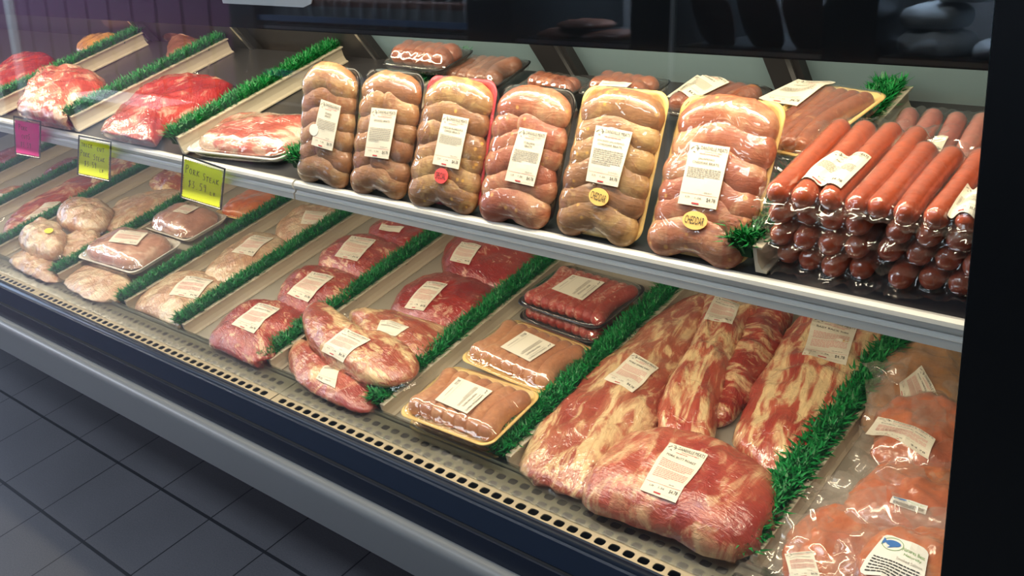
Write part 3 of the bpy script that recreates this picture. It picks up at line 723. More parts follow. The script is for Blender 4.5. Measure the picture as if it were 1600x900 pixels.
sign([(287, 242), (352, 264), (346, 327), (283, 308)], 'card_yellow', [('PORK', .10, .18, .19, .50), ('STEAK', .52, .25, .17, .50), ('$3.59', .18, .50, .19, .52), ('LB', .72, .60, .12, .7)], 'yellow handwritten price card reading Pork Steak $3.59 clipped on the shelf lip, rightmost card', 0)
sign([(124, 212), (174, 222), (172, 283), (122, 272)], 'card_yellow', [('THICK', .10, .10, .14, .56), ('CUT', .60, .14, .14, .6), ('PORK', .09, .33, .16, .50), ('STEAK', .50, .38, .15, .50), ('$3.59', .22, .58, .16, .52), ('LB', .70, .70, .11, .7)], 'yellow handwritten price card for thick cut pork steak, middle card of the three', 0)
sign([(22, 182), (64, 190), (63, 247), (25, 240)], 'card_pink', [('PORK', .2, .16, .15, .6), ('CUTS', .3, .38, .15, .6), ('$3.59', .25, .62, .15, .6)], 'bright pink handwritten price card clipped to the shelf lip at the far left', 0)

# ================================================================ DIVIDERS
def blades(n, L, wdt, ht, seed, wide=.0009):
    r = np.random.RandomState(seed); m = MB()
    base = np.stack([r.uniform(-wdt / 2, wdt / 2, n), r.uniform(0, L, n)], 1)
    V = []; F = []
    for i in range(n):
        x, y = base[i]; a = r.uniform(0, 6.28); ln = ht * r.uniform(.55, 1.1); lean = r.uniform(.1, .9); z = r.uniform(.0, ht * .5)
        dx, dy = math.cos(a), math.sin(a); wx, wy_ = -dy * wide, dx * wide; p1 = (x + dx * ln * lean * .35, y + dy * ln * lean * .35, z + ln * .55); p2 = (x + dx * ln * lean, y + dy * ln * lean, z + ln * (1 - lean * .35))
        k = len(V); V += [(x - wx, y - wy_, z), (x + wx, y + wy_, z), (p1[0] + wx * 1.3, p1[1] + wy_ * 1.3, p1[2]), (p1[0] - wx * 1.3, p1[1] - wy_ * 1.3, p1[2]), p2]
        F += [(k, k + 1, k + 2, k + 3), (k + 3, k + 2, k + 4)]
    m.add(V, F, 0)
    hw = wdt * .38
    m.extrude([(-hw, 0), (hw, 0), (hw, ht * .5), (-hw, ht * .5)], 0, L, 1, axis='y')
    return m
def make_divider(name, L, label, n, wdt=.029, ht=.026, tall=.030, wide=.0010, seed=3):
    root = empty(name, Matrix.Identity(4), label, 'shelf divider')
    m = MB(); m.extrude([(-.002, 0), (.002, 0), (.002, tall), (-.002, tall)], 0, L, 0, axis='y'); m.extrude([(.002, 0), (.010, 0), (.010, .002), (.005, .004), (.002, .012)], 0, L, 0, axis='y')
    m.extrude([(-.002, tall - .002), (.008, tall - .002), (.008, tall), (-.002, tall)], 0, L, 0, axis='y')
    m.build('divider_rail', 'cream_plastic', root)
    g = blades(n, L - .004, wdt, ht, seed, wide); g.v = [(x - wdt / 2 - .003, y + .004, z + tall * .42) for x, y, z in g.v]
    g.build('plastic_grass', ['garnish_green', 'garnish_core'], root)
    return root
def copy_tree(o, parent=None):
    c = o.copy(); COL.objects.link(c)
    if parent: c.parent = parent
    for ch in o.children: copy_tree(ch, c)
    return c
def put(o, x, y, surf, rz=0., rx=0.):
    o.matrix_world = Matrix.Translation((x, y, surf.zz(y) + .0005)) @ Matrix.Rotation(math.atan(surf.s) + rx, 4, 'X') @ Matrix.Rotation(rz, 4, 'Z')
low = [(-.479, 'wide green plastic parsley divider between ribs and orange bags'),
 (-.866, 'green grass topped cream divider between the sausage trays and the rib packs'),
 (-1.135, 'green grass topped cream divider between the pork tenderloins and the yellow sausage trays'),
 (-1.434, 'green grass topped cream divider between the red roasts and the pork tenderloins'),
 (-1.717, 'green grass topped cream divider between the bagged chicken and the red roasts'),
 (-1.94, 'green grass topped cream divider just left of the bagged chicken pieces'),
 (-2.244, 'green grass topped cream divider between whole chickens and the white chicken trays'),
 (-2.584, 'green grass topped cream divider partly under the whole chicken bags'),
 (-2.86, 'green grass topped cream divider under the pink price card on the lower deck'),
 (-3.14, 'green grass topped cream divider at the far left edge of the lower deck')]
d0 = make_divider('grass_divider', .57, low[1][1], 13000)
for i, (x, lb) in enumerate(low):
    if i == 0: continue
    o = d0 if i == 1 else copy_tree(d0); o['label'] = lb; o['group'] = 'grass topped dividers on the lower deck'; put(o, x, .779, DECK)
dn = make_divider('grass_divider', .57, low[0][1], 9000, .028, .030, .030, .0017, 9); dn['group'] = 'grass topped dividers on the lower deck'; put(dn, -.479, .779, DECK)
up = [(-1.165, 'short green grass divider beside the first standing sausage tray on the shelf'), (-1.492, 'green grass divider behind the rightmost yellow price card on the upper shelf'),
 (-1.859, 'green grass divider left of the red steak package on the upper shelf'), (-2.198, 'green grass divider at the far left of the upper shelf'), (-.450, 'green grass divider behind the hot dog stack on the upper shelf')]
u0 = make_divider('grass_divider', .37, up[0][1], 8500, seed=5)
for i, (x, lb) in enumerate(up):
    o = u0 if i == 0 else copy_tree(u0); o['label'] = lb; o['group'] = 'grass topped dividers on the upper shelf'; put(o, x, .778, SHELF)

# ================================================================ STANDING SAUSAGE TRAYS
def sausage_path(x0, x1, y, sag, z, rnd, n=9):
    P = []
    for i in range(n):
        t = i / (n - 1); P.append((x0 + (x1 - x0) * t, y + sag * (1 - (2 * t - 1) ** 2) + rnd.uniform(-.0008, .0008), z))
    return P
def sausage_tray(mw, ax, ay, traym, satm, label, group, rnd, quad=None, art=None, nlink=6, sticker=None, rad=.0215, ht=.014, arch=.012, filmm='wrap_film', standing=True, cat='sausage package', dense=True, kind='sausage_tray', mw_label=None):
    root = empty(kind, mw, label, cat, group)
    foam_tray(root, ax, ay, ht, traym)
    links = []; gap = (2 * ay - .020) / nlink
    for i in range(nlink):
        y = -ay + .005 + gap * (i + .5) - arch * .35; r = rad * rnd.uniform(.96, 1.05); e = ax - .005 - r * .75; sg = arch * rnd.uniform(.7, 1.35); tw = rnd.uniform(-.10, .10) if 0 < i < nlink - 1 else rnd.uniform(-.03, .03)
        P = [(x_, y_ + x_ * tw, .004 + r * .95 + .003 * math.sin(math.pi * (k / 8))) for k, (x_, y_, z_) in enumerate(sausage_path(-e + rnd.uniform(-.002, .003), e + rnd.uniform(-.003, .002), y, sg, 0, rnd))]
        if 0 < i < nlink - 1 and rnd.random() < .6:   # two shorter links meeting under the label
            ks = 4 + rnd.choice((-1, 0, 1)); o1 = rnd.uniform(-.004, .005)
            runs = [P[:ks], [(x_, y_ + o1 + (x_ - P[ks][0]) * -.16, z_) for x_, y_, z_ in P[ks + 1:]]]
        else: runs = [P]
        for Q in runs:
            m = MB(); m.capsule(Q, [r * (1 + .05 * math.sin(k * 1.3 + i)) for k in range(len(Q))], seg=18); m.v = [(a_, b2, .003 + (c_ - .003) * .66) for a_, b2, c_ in m.v]
            links.append(m.build('sausage', satm, root, True))
    fl = shrink_film(root, links, ax + .0005, ay + .0005, ht + .001, filmm, blur=40, drop_to=.003, corner=5, n=40)
    bv = bvh_of([fl])
    if quad: make_label(root, bv, mw, quad, art, smooth_it=14, parent=fl)
    if sticker:
        c, rx, ry, ang, mt, tx = sticker; oval(fl, bv, mw, c, rx, ry, ang, mt, tx, name='sticker')
    return root
standing = [
 dict(bl=(470, 285), br=(556, 302), tl=(484, 106), tr=(566, 112), t='tray_black', s='brat_tan', q=[(503, 155), (536, 166), (521, 236), (488, 226)], a=(['SMOKED', 'BRATS'], 1), lab='leftmost upright tray of tan bratwurst, an oval sticker across its label', st=((492, 203), .010, .008, 0, 'label_white', None)),
 dict(bl=(554, 302), br=(643, 320), tl=(572, 112), tr=(668, 120), t='tray_black', s='brat_tan', q=[(582, 168), (622, 172), (609, 249), (571, 244)], a=(['SMOKED BRATS'], 2), lab='standing tray of tan bratwurst between the oval-sticker tray and the pink-rimmed tray', st=None),
 dict(bl=(647, 322), br=(748, 341), tl=(672, 125), tr=(780, 130), t='tray_pink', s='brat_cheddar', q=[(694, 178), (735, 186), (719, 265), (677, 256)], a=(['CHEDDAR MUSHROOM &', 'SWISS BRATS'], 3), lab='standing bratwurst tray with pink foam rim and round pink sticker', st=((691, 275), .0115, .0095, 0, 'sticker_pink', 'SPECIAL')),
 dict(bl=(752, 343), br=(862, 365), tl=(779, 138), tr=(912, 145), t='tray_black', s='brat_pink', q=[(813, 199), (857, 208), (836, 292), (790, 282)], a=(['ITALIAN', 'BRATS'], 4), lab='standing tray of pinkish bratwurst on black foam, left of the first yellow-rimmed cheddar tray', st=None),
 dict(bl=(873, 366), br=(998, 396), tl=(915, 135), tr=(1050, 155), t='tray_yellow', s='brat_cheddar', q=[(933, 196), (990, 207), (967, 293), (917, 283)], a=(['SMOKED JALAPENO', 'CHEDDAR BRATS'], 5), lab='standing yellow-rimmed tray of brown cheddar bratwurst with cheddar sticker, left one of the pair', st=((937, 308), .0135, .0095, -.15, 'sticker_orange', 'CHEDDAR')),
 dict(bl=(1013, 397), br=(1165, 431), tl=(1075, 150), tr=(1228, 172), t='tray_yellow', s='brat_pink', q=[(1081, 222), (1142, 231), (1120, 328), (1060, 318)], a=(['JALAPENO', 'CHEDDAR BRATS'], 6), lab='standing yellow-rimmed tray of reddish cheddar bratwurst with cheddar sticker, nearest the hot dogs', st=((1087, 345), .0145, .0095, -.02, 'sticker_orange', 'CHEDDAR'))]
rnd = random.Random(4)
for d in standing:
    yb_ = .780; BL = ony(d['bl'], yb_); BR = ony(d['br'], yb_); zsh = SHELF.zz(yb_) + .001
    TLp = onx(d['tl'], BL[0] + .0); TRp = onx(d['tr'], BR[0] + .0)
    bot = Vector(((BL[0] + BR[0]) / 2, yb_, zsh)); top = Vector(((TLp[0] + TRp[0]) / 2, (TLp[1] + TRp[1]) / 2, (TLp[2] + TRp[2]) / 2 + .004))
    up_ = (top - bot); L = up_.length; up_.normalize(); xa = Vector((1, 0, 0)); xa = (xa - up_ * xa.dot(up_)).normalized(); nz = xa.cross(up_)
    mw = Matrix([[xa[i], up_[i], nz[i]] for i in range(3)]).to_4x4(); mw.translation = (bot + top) / 2 + up_ * .001 - nz * .0135
    d['mw'] = mw; d['L'] = L; ax = (BR[0] - BL[0]) / 2 * 1.045; ax = {0: .0568, 1: .0572, 2: .0605, 3: .0572}.get(standing.index(d), ax)
    sausage_tray(mw, ax, L / 2, d['t'], d['s'], d['lab'], 'upright bratwurst trays along the shelf lip', rnd, d['q'], shop_art(d['a'][0], d['a'][1]), sticker=d['st'])

# ================================================================ LOWER DECK
def quad_frame(quad, surf, h):
    P = [Vector(surf.pt(p, h)) for p in quad]; L, B, Rr, T = P; c = sum(P, Vector()) / 4
    u = ((B - L) + (Rr - T)) / 2; v = ((T - L) + (Rr - B)) / 2
    au = math.atan2(u.y, u.x); av = math.atan2(v.y, v.x); a = (au + av - math.pi / 2) / 2
    return c, a, u.length / 2, v.length / 2
def flat_mw(c, a, surf, h): return Matrix.Translation((c.x, c.y, surf.zz(c.y, h))) @ Matrix.Rotation(math.atan(surf.s), 4, 'X') @ Matrix.Rotation(a, 4, 'Z')
def lying_tray(quad, surf, h, traym, meatm, label, cat, group=None, kind='meat_tray', ht=.014, contents='links', lq=None, art=None, rnd=rnd, nl=7, rad=None, top=.030, sq=False, filmm='wrap_film', partname='meat', seed=1, **kw):
    c, a, ax, ay = quad_frame(quad, surf, h + ht * 1.2); h += .0008
    ymin = c.y - abs(ax * math.sin(a)) - abs(ay * math.cos(a)); c.y += max(0, (.769 if surf is SHELF else (.768 if h < .02 else .745)) - ymin)
    mw = flat_mw(c, a, surf, h)
    root = empty(kind, mw, label, cat, group); foam_tray(root, ax, ay, ht, traym); obs = []
    if contents == 'links':
        rad = rad or (ax - .006) / nl * 1.3
        for i in range(nl):
            gx = (2 * ax - .02) / nl; x = -ax + .01 + gx * (i + .5); m = MB(); bow = .010 * math.cos(i / (nl - 1) * math.pi)
            P = [(x + bow * (1 - (2 * t - 1) ** 2) , -ay + .012 + rad + (2 * ay - .024 - 2 * rad) * t, .004 + rad * (.7 if nl < 9 else .8)) for t in np.linspace(0, 1, 9)]
            m.capsule(P, rad, seg=16); obs.append(m.build('sausage', meatm, root, True))
    else:
        O = [((ax - .008) * math.copysign(abs(math.cos(t)) ** .5, math.cos(t)), (ay - .008) * math.copysign(abs(math.sin(t)) ** .5, math.sin(t))) for t in np.linspace(0, 2 * math.pi, 20, endpoint=False)]
        obs.append(lump(root, partname, O, top, meatm, z0=.0045, seed=seed, press=False, **kw))
    fl = shrink_film(root, obs, ax + .0005, ay + .0005, ht + .001, filmm, blur=20, drop_to=.003, corner=5, n=40)
    if lq: make_label(root, bvh_of([fl]), mw, lq, art, smooth_it=4 if surf is SHELF else 14, parent=fl)
    return root

# --- yellow and black sausage trays
lying_tray([(626, 668), (770, 728), (850, 640), (714, 592)], DECK, .001, 'tray_yellow', 'brat_raw', 'yellow tray of raw bratwurst at the bottom of the stack, only its front rim showing', 'sausage package', 'lying yellow sausage trays', nl=7)
lying_tray([(620, 640), (765, 704), (845, 611), (709, 568)], DECK, .0365, 'tray_yellow', 'brat_raw', 'yellow tray of raw bratwurst with square white label, front one on top of the stack', 'sausage package', 'lying yellow sausage trays', lq=[(770, 612), (730, 648), (680, 626), (716, 590)], art=square_art('FRESH PORK BRATS', 1), nl=7)
lying_tray([(713, 560), (850, 614), (938, 546), (802, 494)], DECK, .020, 'tray_yellow', 'brat_raw', 'yellow tray of raw bratwurst with square white label, lying behind the front one', 'sausage package', 'lying yellow sausage trays', lq=[(868, 540), (828, 566), (782, 543), (820, 518)], art=square_art('FRESH PORK BRATS', 2), nl=7)
lying_tray([(806, 492), (928, 540), (1008, 470), (890, 430)], DECK, .004, 'tray_black', 'ground_red', 'black tray of red sausage underneath the top black tray', 'meat package', 'stacked black trays of red sausage', nl=9)
lying_tray([(805, 470), (935, 517), (1010, 448), (885, 408)], DECK, .032, 'tray_black', 'ground_red', 'upper black tray of bright red sausage with a square label, just below the shelf', 'meat package', 'stacked black trays of red sausage', lq=[(945, 442), (910, 470), (862, 452), (895, 430)], art=square_art('BEEF SAUSAGE', 3), nl=9)

VP = vacuum_pack
PA = lambda i: shop_art([['PORK LOIN ROAST'], ['PORK SPARE RIBS'], ['BEEF CHUCK ROAST'], ['PORK TENDERLOIN'], ['CHICKEN BREAST'], ['BABY BACK RIBS']][i % 6], i, pink=True)
# --- rib section
VP('pork_roast', [(905, 775), (925, 735), (965, 698), (1010, 678), (1060, 680), (1125, 698), (1180, 728), (1219, 765), (1217, 812), (1196, 850), (1150, 869), (1095, 862), (1040, 838), (985, 815), (930, 805)], DECK, .070, 'pork_rose', 'big plastic wrapped pink pork roast with a white label in front of the ribs', 'meat package', quad=[(1047, 693), (1107, 712), (1056, 789), (1000, 767)], art=shop_art(['PORK BUTT ROAST'], 1, pink=True), seed=5, amp=.007, h=.004, nscale=22, p=3.2, partname='roast_meat')
VP('rib_pack', [(1270, 470), (1300, 480), (1410, 500), (1390, 545), (1355, 600), (1325, 650), (1290, 705), (1250, 742), (1210, 748), (1160, 715), (1145, 685), (1160, 640), (1190, 585), (1225, 530), (1250, 495)], DECK, .052, 'rib_fatty', 'long vacuum pack of fatty pork ribs nearest the green parsley divider on the right', 'meat package', 'vacuum packed ribs', quad=[(1272, 498), (1340, 515), (1322, 574), (1253, 555)], art=PA(5), seed=1, amp=.006, nscale=22, ridge=(.0018, 170, True), partname='rib_meat')
VP('rib_pack', [(1185, 460), (1235, 478), (1232, 505), (1205, 560), (1178, 605), (1142, 652), (1112, 662), (1112, 630), (1135, 580), (1155, 525), (1170, 485)], DECK, .046, 'rib_dark', 'narrow dark red rib pack wedged between two fatty rib packs', 'meat package', 'vacuum packed ribs', seed=2, amp=.006, ridge=(.0012, 190, True), partname='rib_meat')
VP('rib_pack', [(1112, 460), (1195, 472), (1182, 510), (1152, 565), (1132, 620), (1118, 668), (1100, 700), (1058, 704), (1028, 680), (1028, 640), (1050, 600), (1078, 550), (1098, 505)], DECK, .060, 'rib_fatty', 'thick white and red rib pack in the middle, its label under the shelf lip', 'meat package', 'vacuum packed ribs', quad=[(1118, 462), (1156, 478), (1144, 508), (1100, 502)], art=PA(5), seed=3, amp=.006, ridge=(.0012, 150, False), partname='rib_meat')
VP('rib_pack', [(808, 748), (826, 692), (866, 646), (916, 592), (972, 546), (1028, 498), (1085, 462), (1125, 455), (1118, 500), (1092, 545), (1060, 592), (1036, 640), (1012, 682), (968, 725), (935, 770), (905, 795), (850, 772)], DECK, .048, 'loin_pink', 'long pale pork rib pack with crinkled label along the left divider', 'meat package', 'vacuum packed ribs', quad=[(990, 552), (1030, 578), (988, 615), (944, 594)], art=PA(1), seed=4, amp=.006, ridge=(.0012, 150, False), partname='rib_meat')
# --- tenderloins
VP('beef_roast', [(690, 402), (712, 372), (762, 362), (835, 388), (830, 425), (795, 452), (745, 450), (700, 438)], DECK, .046, 'beef_red', 'bright red roast half under the shelf, farthest back in the tenderloin row', 'meat package', None, quad=[(722, 379), (752, 385), (733, 415), (703, 408)], art=PA(2), seed=6, partname='roast_meat')
VP('beef_roast', [(608, 490), (640, 448), (688, 430), (752, 442), (778, 462), (748, 505), (690, 520), (640, 508)], DECK, .048, 'beef_red', 'red roast with a long label, lying behind the pale tenderloins', 'meat package', None, quad=[(668, 441), (700, 445), (662, 488), (632, 482)], art=PA(2), seed=7, partname='roast_meat')
VP('pork_tenderloin', [(545, 492), (590, 488), (650, 500), (706, 520), (700, 552), (668, 580), (620, 572), (570, 540)], DECK, .050, 'loin_pink', 'pinkish pork tenderloin with small label lying under the grey blotched one', 'meat package', None, quad=[(596, 502), (640, 512), (618, 527), (588, 523)], art=square_art('PORK', 5), seed=8, partname='tenderloin')
VP('pork_tenderloin', [(449, 548), (456, 530), (475, 532), (500, 560), (540, 590), (592, 612), (590, 640), (562, 654), (510, 634), (470, 605), (452, 575)], DECK, .040, 'pork_rose', 'plump pork tenderloin at the very front of its row, beneath the blotched one', 'meat package', None, quad=[(513, 571), (544, 583), (524, 608), (494, 592)], art=square_art('PORK', 6), seed=9, p=2.2, partname='tenderloin')
VP('pork_tenderloin', [(470, 502), (482, 480), (510, 477), (540, 500), (575, 522), (620, 532), (648, 552), (655, 575), (630, 596), (595, 600), (560, 588), (520, 565), (485, 535)], DECK, .042, 'loin_pink', 'curved pale tenderloin with wide label draped on top of the others', 'meat package', None, h=.034, free=True, quad=[(540, 514), (580, 532), (538, 572), (505, 556)], art=PA(3), seed=10, p=2.0, q=.5, partname='tenderloin')
# --- red roasts
VP('beef_roast', [(575, 372), (592, 348), (640, 342), (705, 352), (692, 372), (650, 398), (610, 394)], DECK, .040, 'beef_red', 'red roast at the back of its row, directly under the shelf lip', 'meat package', 'red roasts in one row', quad=[(597, 350), (632, 355), (624, 364), (592, 359)], art=square_art('BEEF', 7), seed=11, partname='roast_meat')
VP('beef_roast', [(498, 415), (510, 392), (545, 372), (590, 370), (625, 385), (645, 402), (605, 428), (575, 445), (530, 432)], DECK, .044, 'beef_roast', 'marbled red roast with label, second from the back of its row', 'meat package', 'red roasts in one row', quad=[(550, 370), (588, 376), (558, 409), (523, 401)], art=PA(2), seed=12, partname='roast_meat')
VP('beef_roast', [(432, 476), (446, 440), (478, 420), (530, 424), (574, 446), (562, 472), (530, 492), (490, 496), (460, 492)], DECK, .046, 'beef_roast', 'stringy red roast with label, second from the front of its row', 'meat package', 'red roasts in one row', quad=[(488, 425), (522, 434), (482, 475), (449, 460)], art=PA(2), seed=13, partname='roast_meat')
VP('beef_roast', [(326, 540), (348, 502), (385, 476), (435, 472), (474, 492), (478, 520), (445, 545), (434, 572), (400, 578), (360, 562)], DECK, .048, 'beef_roast', 'large red roast with white fat streaks at the front of its row', 'meat package', 'red roasts in one row', quad=[(405, 475), (438, 484), (397, 522), (362, 508)], art=PA(2), seed=14, partname='roast_meat')
# --- bagged chicken
VP('chicken_pack', [(430, 362), (450, 338), (480, 322), (545, 332), (532, 358), (490, 384), (455, 388)], DECK, .034, 'chicken_skin', 'bag of pale chicken pieces at the back under the shelf lip', 'chicken package', 'bagged chicken pieces', quad=[(478, 330), (512, 334), (500, 355), (470, 350)], art=PA(4), seed=15, partname='chicken_meat', p=2)
VP('chicken_pack', [(320, 432), (343, 402), (372, 380), (400, 364), (442, 374), (456, 402), (405, 432), (355, 446)], DECK, .040, 'chicken_skin', 'bag of pale chicken pieces in the middle of its row, shiny wrap', 'chicken package', 'bagged chicken pieces', quad=[(398, 368), (428, 373), (395, 402), (362, 395)], art=PA(4), seed=16, partname='chicken_meat', p=2)
VP('chicken_pack', [(208, 482), (236, 452), (268, 430), (310, 424), (352, 440), (346, 466), (304, 492), (296, 522), (268, 512), (238, 496)], DECK, .038, 'chicken_skin', 'bag of pale chicken pieces at the front of its row with crumpled end', 'chicken package', 'bagged chicken pieces', quad=[(292, 432), (334, 440), (308, 470), (264, 462)], art=PA(4), seed=17, partname='chicken_meat', p=2)
# --- white trays of chicken
VP('chicken_pack', [(96, 450), (128, 420), (170, 418), (205, 438), (190, 468), (145, 482)], DECK, .030, 'chicken_skin', 'loose bag of chicken in front of the white chicken tray', 'chicken package', None, seed=18, partname='chicken_meat', p=2)
lying_tray([(345, 330), (395, 350), (455, 308), (400, 285)], DECK, .004, 'tray_yellow', 'marinade_orange', 'tray of orange seasoned chicken behind the yellow pork steak card', 'chicken package', None, contents='lump', top=.032, partname='chicken_meat', seed=31)
lying_tray([(228, 352), (288, 378), (355, 338), (290, 314)], DECK, .008, 'tray_white', 'chicken_pink', 'white tray of pink chicken breasts directly behind the front chicken tray', 'chicken package', 'white trays of chicken breast', contents='lump', top=.040, partname='chicken_meat', seed=32, lq=[(290, 321), (312, 324), (292, 336), (270, 331)], art=PA(4))
lying_tray([(127, 396), (203, 432), (279, 380), (200, 350)], DECK, .028, 'tray_white', 'chicken_pink', 'large white tray of pink chicken breasts with label, front one of the row', 'chicken package', 'white trays of chicken breast', contents='lump', top=.042, partname='chicken_meat', seed=33, lq=[(188, 361), (232, 366), (215, 386), (170, 379)], art=PA(4))
# --- whole chickens in bags
for k, (ol, T, h, lb) in enumerate([
  ([(88, 338), (104, 322), (135, 314), (166, 320), (174, 338), (158, 356), (128, 362), (100, 354)], .055, .010, 'round bagged whole chicken at the top of the heap'),
  ([(32, 378), (52, 354), (82, 350), (104, 368), (98, 392), (70, 402), (46, 396)], .055, .014, 'bagged whole chicken carrying a small yellow sticker'),
  ([(78, 390), (104, 370), (150, 362), (158, 378), (132, 396), (98, 402)], .036, .004, 'slim bagged chicken legs to the right of the stickered chicken'),
  ([(12, 405), (40, 396), (84, 414), (94, 440), (66, 448), (28, 428)], .034, .002, 'bagged chicken at the very front of the heap by the grille')]):
    r_, o_, mw_, bv_ = VP('whole_chicken', ol, DECK, T, 'chicken_skin', lb, 'chicken package', 'heap of bagged whole chickens', h=h, seed=20 + k, free=True, p=1.9, q=.5, amp=.009, nscale=26, partname='chicken_meat')
    if k == 1: oval(o_, bv_, mw_, (77, 362), .012, .010, 0, 'sticker_yellow', None)
VP('chicken_pack', [(165, 355), (180, 322), (215, 305), (262, 298), (292, 302), (265, 328), (215, 352), (185, 362)], DECK, .034, 'chicken_skin', 'bag of chicken wings lying behind the round whole chicken', 'chicken package', None, seed=25, partname='chicken_meat', p=2)
VP('chicken_pack', [(232, 288), (258, 268), (300, 262), (330, 278), (300, 296), (262, 302)], DECK, .034, 'loin_pink', 'pale pink pack tucked far back under the yellow pork steak card', 'chicken package', None, seed=26, partname='chicken_meat', p=2)
# --- long red cuts at left
VP('pork_roast', [(2, 372), (18, 340), (55, 314), (110, 285), (140, 272), (160, 286), (125, 308), (85, 336), (45, 362), (22, 384)], DECK, .036, 'pork_rose', 'long rosy pork loin running along the left divider on the lower deck', 'meat package', 'long pork loins on the lower deck', seed=27, partname='loin_meat', quad=[(70, 318), (96, 316), (62, 342), (38, 346)], art=PA(0))
VP('pork_roast', [(118, 300), (150, 268), (195, 240), (235, 238), (240, 255), (205, 275), (165, 296), (135, 312)], DECK, .034, 'loin_pink', 'long pale pork loin below the middle yellow price card', 'meat package', 'long pork loins on the lower deck', seed=28, partname='loin_meat')
VP('beef_roast', [(62, 282), (85, 260), (120, 246), (140, 255), (125, 275), (92, 290)], DECK, .026, 'beef_red', 'dark red steak pack left of the middle yellow price card', 'meat package', None, seed=29, partname='steak_meat')
VP('beef_roast', [(-25, 335), (0, 302), (28, 292), (52, 298), (38, 318), (5, 340)], DECK, .030, 'pork_rose', 'pinkish pack cut by the left edge of the picture on the lower deck', 'meat package', None, seed=30, quad=[(0, 303), (14, 303), (6, 318), (-10, 318)], art=PA(0), partname='meat')
VP('beef_roast', [(-30, 262), (0, 240), (30, 230), (60, 238), (45, 256), (0, 272)], DECK, .030, 'ground_red', 'red meat pack behind and below the pink price card', 'meat package', None, seed=34, partname='meat')

# --- orange marinated bags
def marinated_bag(px, T, h, mat, label, quad=None, art=None, seed=0, skirt=.022, mat0='label_paper', corner=0, surf=DECK, milky='bag_film', group='bags of marinated meat', cat='meat bag', kind='marinated_meat_bag'):
    wp = [surf.pt(p, h + T * .45) for p in px]; mw = frame_from(wp, surf, h); inv = mw.inverted(); L = [(inv @ Vector(q))[:2] for q in wp]
    root = empty(kind, mw, label, cat, group)
    o = lump(root, 'marinated_meat', [(x * .86, y * .86) for x, y in L], T, mat, seed=seed, amp=.008, nscale=32, p=2, free=h > .01)
    A = np.array(L); ax = (A[:, 0].max() - A[:, 0].min()) / 2 ; ay = (A[:, 1].max() - A[:, 1].min()) / 2
    fl = shrink_film(root, [o], ax, ay, .004, milky, name='plastic_bag', blur=8, corner=4, n=40, skirt=skirt, sknoise=.022, amp=.006, seed=seed + 2, cx=(A[:, 0].max() + A[:, 0].min()) / 2, cy=(A[:, 1].max() + A[:, 1].min()) / 2)
    if quad: make_label(root, bvh_of([fl]), mw, quad, art, mat0=mat0, corner=corner, parent=fl)
    return root
def fish_art():
    rnd_ = random.Random(3); a = []; Hh = 1.1
    n = 20; v = [(.27, .20)] + [(.27 + .16 * math.cos(t), .20 + .085 * math.sin(t)) for t in np.linspace(0, 2 * math.pi, n, endpoint=False)]
    art_stroke(a, [(.27 + .22 * math.cos(t), .22 + .17 * math.sin(t)) for t in np.linspace(0, 2 * math.pi, 26)], .012, 7)
    a.append((np.array(v), [(0, 1 + k, 1 + (k + 1) % n) for k in range(n)], 6)); a.append((np.array([(.14, .20), (.04, .12), (.06, .32)]), [(0, 1, 2)], 6)); a.append((np.array([(.25, .26), (.20, .36), (.33, .28)]), [(0, 1, 2)], 6))
    art_text(a, 'Natures Best', .50, .95, .22, .31, 7); art_text(a, 'Naturally', .56, .90, .36, .44, 7); art_text(a, 'Smoked Salmon', .46, .94, .50, .57, 2)
    art_lines(a, .08, .92, .62, 1.04, 6, 1, rnd_)
    return a, Hh
marinated_bag([(1330, 670), (1345, 600), (1360, 540), (1420, 520), (1500, 530), (1530, 580), (1530, 650), (1450, 680), (1380, 700)], .042, .002, 'marinade_gold', 'bag of golden marinated meat at the back with a crumpled label across it', quad=[(1440, 572), (1470, 630), (1410, 640), (1405, 600)], art=PA(3), seed=41, skirt=.012)
marinated_bag([(1352, 720), (1362, 640), (1420, 610), (1480, 615), (1530, 640), (1530, 720), (1450, 745)], .038, .022, 'marinade_orange', 'bag of orange marinated meat carrying a slanted label, against the black end post', quad=[(1372, 655), (1462, 690), (1450, 722), (1352, 682)], art=PA(1), seed=42, skirt=.014)
marinated_bag([(1300, 790), (1330, 742), (1400, 718), (1480, 715), (1530, 740), (1530, 830), (1450, 850), (1350, 830)], .034, .018, 'marinade_orange', 'bag of deep orange marinated meat with blue fish emblem slip, middle of the pile', quad=[(1395, 776), (1450, 792), (1446, 806), (1390, 786)], art=fish_art(), seed=43, mat0='label_white')
marinated_bag([(1205, 885), (1222, 822), (1280, 785), (1350, 790), (1390, 830), (1380, 900), (1330, 930), (1230, 930)], .036, .010, 'marinade_orange', 'front left bag of orange marinated meat with folded clear corner', quad=[(1226, 868), (1270, 862), (1282, 905), (1236, 910)], art=PA(4), seed=44)
marinated_bag([(1330, 900), (1345, 845), (1400, 815), (1480, 822), (1520, 850), (1520, 950), (1430, 960), (1340, 950)], .036, .036, 'marinade_orange', 'front bag with a large white fish logo label beside the black post', quad=[(1385, 834), (1452, 862), (1440, 950), (1340, 905)], art=fish_art(), seed=45, mat0='label_white', corner=.06)
